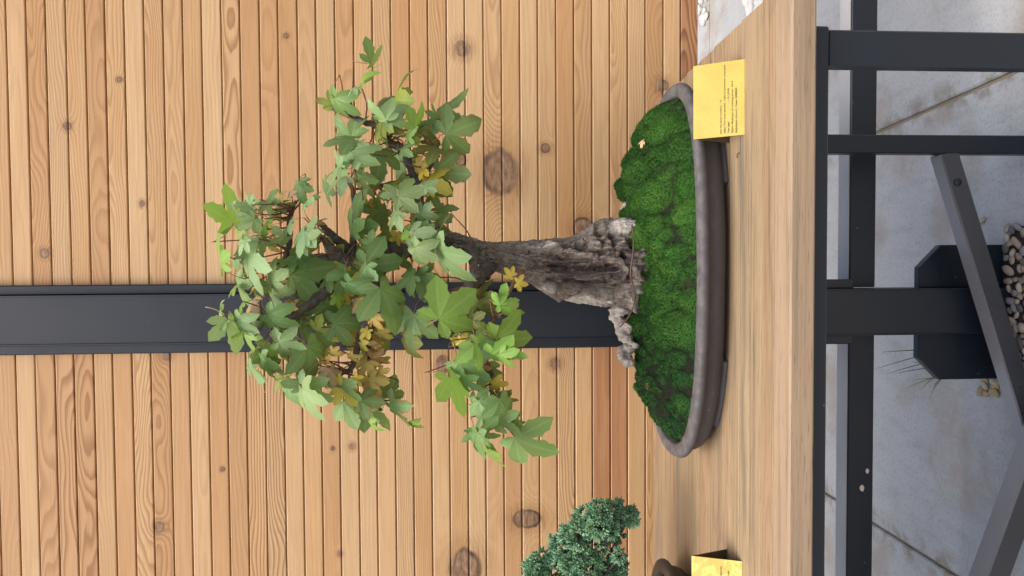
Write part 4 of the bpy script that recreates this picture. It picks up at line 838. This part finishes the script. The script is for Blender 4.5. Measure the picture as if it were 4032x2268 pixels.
# ================================================================== SMALL THINGS
M_DRY = paint_mat('dry_leaf', (.46, .30, .17), .7, .3, 0)
dm = LM[6][0].copy(); dm.materials.clear(); dm.materials.append(M_DRY); dm.materials.append(M_DRY)
def dry_leaf(px, py, sz, rz, label, tilt):
    # drop it on the moss: march along the sight line until it meets the mound
    r = ray(px, py); best = None
    for t_ in np.linspace(.95, 1.5, 400):
        P = r*t_ + np.array((0, 0, CAMZ))
        if abs((P[0]-PX)/IA)**PN + abs((P[1]-PY)/IB)**PN < .98 and P[2] <= moss_top(P[0], P[1]) + .002: best = P; break
    if best is None: return
    o = bpy.data.objects.new('dry_leaf', dm); COL.objects.link(o); o.location = best + np.array((0, -.002, .005)); o.scale = (sz, sz, sz); o.rotation_euler = (tilt, .25, rz); tag(o, label, 'leaf', 'dry leaves fallen on the moss')
dry_leaf(1624*1.5652, 355*1.5652, .013, .6, 'curled tan dry leaf on the moss at the right of the trunk', .9)
dry_leaf(1633*1.5652, 966*1.5652, .011, 2.4, 'small tan dry leaf on dark moss at the left of the trunk', .8)
# pebbles by the foot of the post
def pebble_mats():
    out = []
    for nm, c in (('tan', (.34, .27, .205)), ('grey', (.25, .24, .235)), ('buff', (.42, .36, .28)), ('pink', (.33, .235, .20)), ('dark', (.13, .12, .12)), ('ochre', (.40, .31, .15))):
        t = NT('pebble_' + nm); p = t.pos(); a = t.noise(p, 45., 4); k = t.mix(t.maprange(a, .3, .7, 0, 1), c, tuple(x*.72 for x in c)); t.bump(a, .2, .002); out.append(t.fin(k, .6, .35))
    return out
PM = pebble_mats()
def pebble_shape(seed):
    bm = bmesh.new(); bmesh.ops.create_icosphere(bm, subdivisions=2, radius=1)
    for v in bm.verts: v.co *= 1 + .38*mnoise.noise(v.co*1.1 + Vector((seed*7.7, 0, 0)))
    me = bpy.data.meshes.new('pebble'); bm.to_mesh(me); bm.free(); me.polygons.foreach_set('use_smooth', np.ones(len(me.polygons), dtype=bool)); return me
PS_ = [pebble_shape(i) for i in range(6)]
def pebble(x, y, z, s, mat, label, group):
    me_ = PS_[random.randrange(6)]
    if not me_.materials: me_.materials.append(PM[0])
    o = bpy.data.objects.new('pebble', me_); COL.objects.link(o); o.material_slots[0].link = 'OBJECT'; o.material_slots[0].material = mat
    o.scale = (s*random.uniform(.9, 1.25), s*random.uniform(.65, .9), s*random.uniform(.42, .62)); o.rotation_euler = (random.uniform(-.3, .3), random.uniform(-.3, .3), random.uniform(0, 3.14)); o.location = (x, y, z + s*.3); tag(o, label, 'pebble', group)
def soil_mat():
    t = NT('dark_soil'); p = t.pos(); a = t.noise(p, 150., 3); t.bump(a, .6, .004); return t.fin(t.mix(a, (.018, .015, .013), (.06, .05, .042)), .95, .1)
pp = random.Random(3); N = 26
blob = [(-.085 + (.175 + .02*pp.uniform(-1, 1))*math.copysign(abs(math.cos(a))**.7, math.cos(a)), 1.535 + (.095 + .01*pp.uniform(-1, 1))*math.copysign(abs(math.sin(a))**.6, math.sin(a)), .004) for a in [2*math.pi*i/N for i in range(N)]]
sp_ = mesh('soil_patch', blob + [(-.085, 1.535, .006)], [(i, (i+1) % N, N) for i in range(N)], soil_mat()); sp_['kind'] = 'structure'
pts = []; tries = 0
while len(pts) < 150 and tries < 6000:
    tries += 1; x, y, s = pp.uniform(-.245, .078), pp.uniform(1.445, 1.612), pp.uniform(.0090, .0155)
    if all((x-a)**2 + (y-b)**2 > (.78*(s+c))**2 for a, b, c in pts): pts.append((x, y, s))
for x, y, s in pts:
    m_i = pp.choice((0, 0, 1, 1, 2, 2, 3, 4)); cn = ('tan', 'grey', 'buff', 'pinkish', 'dark')[m_i]; sz = 'large' if s > .0132 else 'small' if s < .0110 else 'middling'
    wx = 'right end' if x > .03 else 'left end' if x < -.19 else 'right half' if x > -.03 else 'left half' if x < -.13 else 'middle'
    wy = 'touching the foot plates' if y > 1.59 else 'second band from the plates' if y > 1.555 else 'third band from the plates' if y > 1.52 else 'farthest from the plates'
    pebble(x, y, .005, s, PM[m_i], '%s %s pebble, %s of the soil patch, %s' % (sz, cn, wx, wy), 'pebbles before the post foot')
for i in range(13):
    q = atZ(3862 + pp.uniform(0, 75), 1488 + pp.uniform(0, 62), 0); m_i = pp.choice((2, 5, 5, 0)); pebble(q[0], q[1], .001, pp.uniform(.008, .013), PM[m_i], 'small %s pebble left of the foot plates, %s of its heap, %s' % ({2: 'buff', 5: 'yellowish', 0: 'tan'}[m_i], ('frontmost', 'front row', 'middle row', 'back row')[min(3, int((q[1] - 1.55)/.05))], 'left side' if q[0] < -.318 else 'right side' if q[0] > -.292 else 'between both sides'), 'yellowish pebbles at the post foot')
q = atZ(3872, 870, 0); pebble(q[0], q[1], .001, .010, PM[2], 'single loose pale pebble on the paving right of the soil patch', None)
M_WP = paint_mat('white_pebble', (.46, .45, .43), .6, .3, 0); wb = MB(); wr = random.Random(9); ico = [tuple(v.co) for v in PS_[1].vertices]; icf = [tuple(p.vertices) for p in PS_[1].polygons]
for (x0, x1, y0, y1, n) in ((.86, 2.0, 2.875, 3.165, 330), (1.20, 2.2, 3.715, 4.5, 520)):
    for _ in range(n):
        x, y, s = wr.uniform(x0, x1), wr.uniform(y0, y1), wr.uniform(.016, .034)
        if y < 3.5 and x < .90 + (3.165-y)*.1: continue
        if y > 3.5 and x < 1.26 + .25*(y-3.72): continue
        c, s_ = math.cos(wr.random()*6), math.sin(wr.random()*6); wb.add([(x + s*(a*c - b*s_), y + s*.8*(a*s_ + b*c), .002 + s*.35 + s*.55*d) for a, b, d in ico], icf)
wo_ = wb.build('white_pebbles', M_WP, None, True, (1.6, 3.5, 0)); tag(wo_, 'bright white pebbles bedded beyond the right end of the table', 'pebbles', None, 'stuff')
# grass at the left edge of the foot plate
M_GRASS = paint_mat('grass_blade', (.10, .19, .06), .55, .3, 0)
def grass(rows, label):
    gb = MB(); b0 = None
    for (x0, y0, x1, y1) in rows:
        Y0 = 1.668; A_ = atY(x0, y0, Y0); B_ = atY(x1, y1, Y0 + .03); root_ = np.array((A_[0], A_[1] + .004, .0)) if b0 is None else np.array((A_[0], A_[1] + .004, 0.))
        b0 = root_; M_ = (A_*1.0 + B_)/2 + np.array((0, .0, .004))
        gb.add(*tube_vf(resample([A_ - (B_ - A_)*.25, A_, M_, B_], 9), [.0012, .0012, .0012, .0012, .0011, .001, .0008, .0005, .0002], 4))
    o = gb.build('grass_tuft', M_GRASS, None, True, b0); tag(o, label, 'grass')
k_ = lambda a, b: (3000 + a*.7824, 1134 + b*.7824)
grass([(*k_(757, 313), *k_(603, 323)), (*k_(766, 350), *k_(566, 410)), (*k_(790, 385), *k_(622, 436)), (*k_(815, 405), *k_(657, 433)), (*k_(800, 375), *k_(755, 372)), (*k_(852, 455), *k_(719, 508)), (*k_(858, 458), *k_(806, 507)), (*k_(902, 458), *k_(846, 552)), (*k_(895, 462), *k_(865, 505)), (*k_(860, 452), *k_(765, 462))], 'thin green grass blades growing at the left shoulder of the foot plate')
grass([(*k_(1150, 450), *k_(1178, 395)), (*k_(1148, 470), *k_(1165, 400)), (*k_(1160, 455), *k_(1182, 420)), (*k_(1135, 480), *k_(1130, 560)), (*k_(1150, 480), *k_(1172, 430))], 'short grass wisp by the yellowish pebbles under the brace')
# two crumbs of dry debris on the beam, a curl of shaving on the table
M_CRUMB = paint_mat('pale_crumb', (.50, .45, .38), .8, .2, 0)
for (px, py, s, lb) in ((3393, 1920, .009, 'larger pale flake of debris on the low steel beam'), (3414, 1853, .007, 'smaller pale flake of debris on the low steel beam')):
    q = atY(px, py, 1.6445); bm = bmesh.new(); bmesh.ops.create_icosphere(bm, subdivisions=1, radius=1)
    v = [(q[0] + s*v_.co.x*(1 + .5*mnoise.noise(v_.co*3)), q[1] - .001 + .0015*v_.co.y, q[2] + s*.7*v_.co.z*(1 + .6*mnoise.noise(v_.co*2))) for v_ in bm.verts]; bm.verts.index_update(); f = [[a.index for a in p.verts] for p in bm.faces]; bm.free()
    tag(mesh('debris', v, f, M_CRUMB, False, None, q), lb, 'debris')
q = atZ(2600 + 735*.414, 100 + 1235*.414, TT + .002); v_, f_ = tube_vf(resample([q + np.array(d) for d in ((-.004, .002, 0), (.001, .001, .001), (.003, -.003, 0), (.0005, -.005, .001))], 10), [.0009]*10, 5)
tag(mesh('twig_scrap', v_, f_, M_TWIG, True, None, q), 'tiny dark hooked scrap of twig lying on the table before the pot', 'twig')
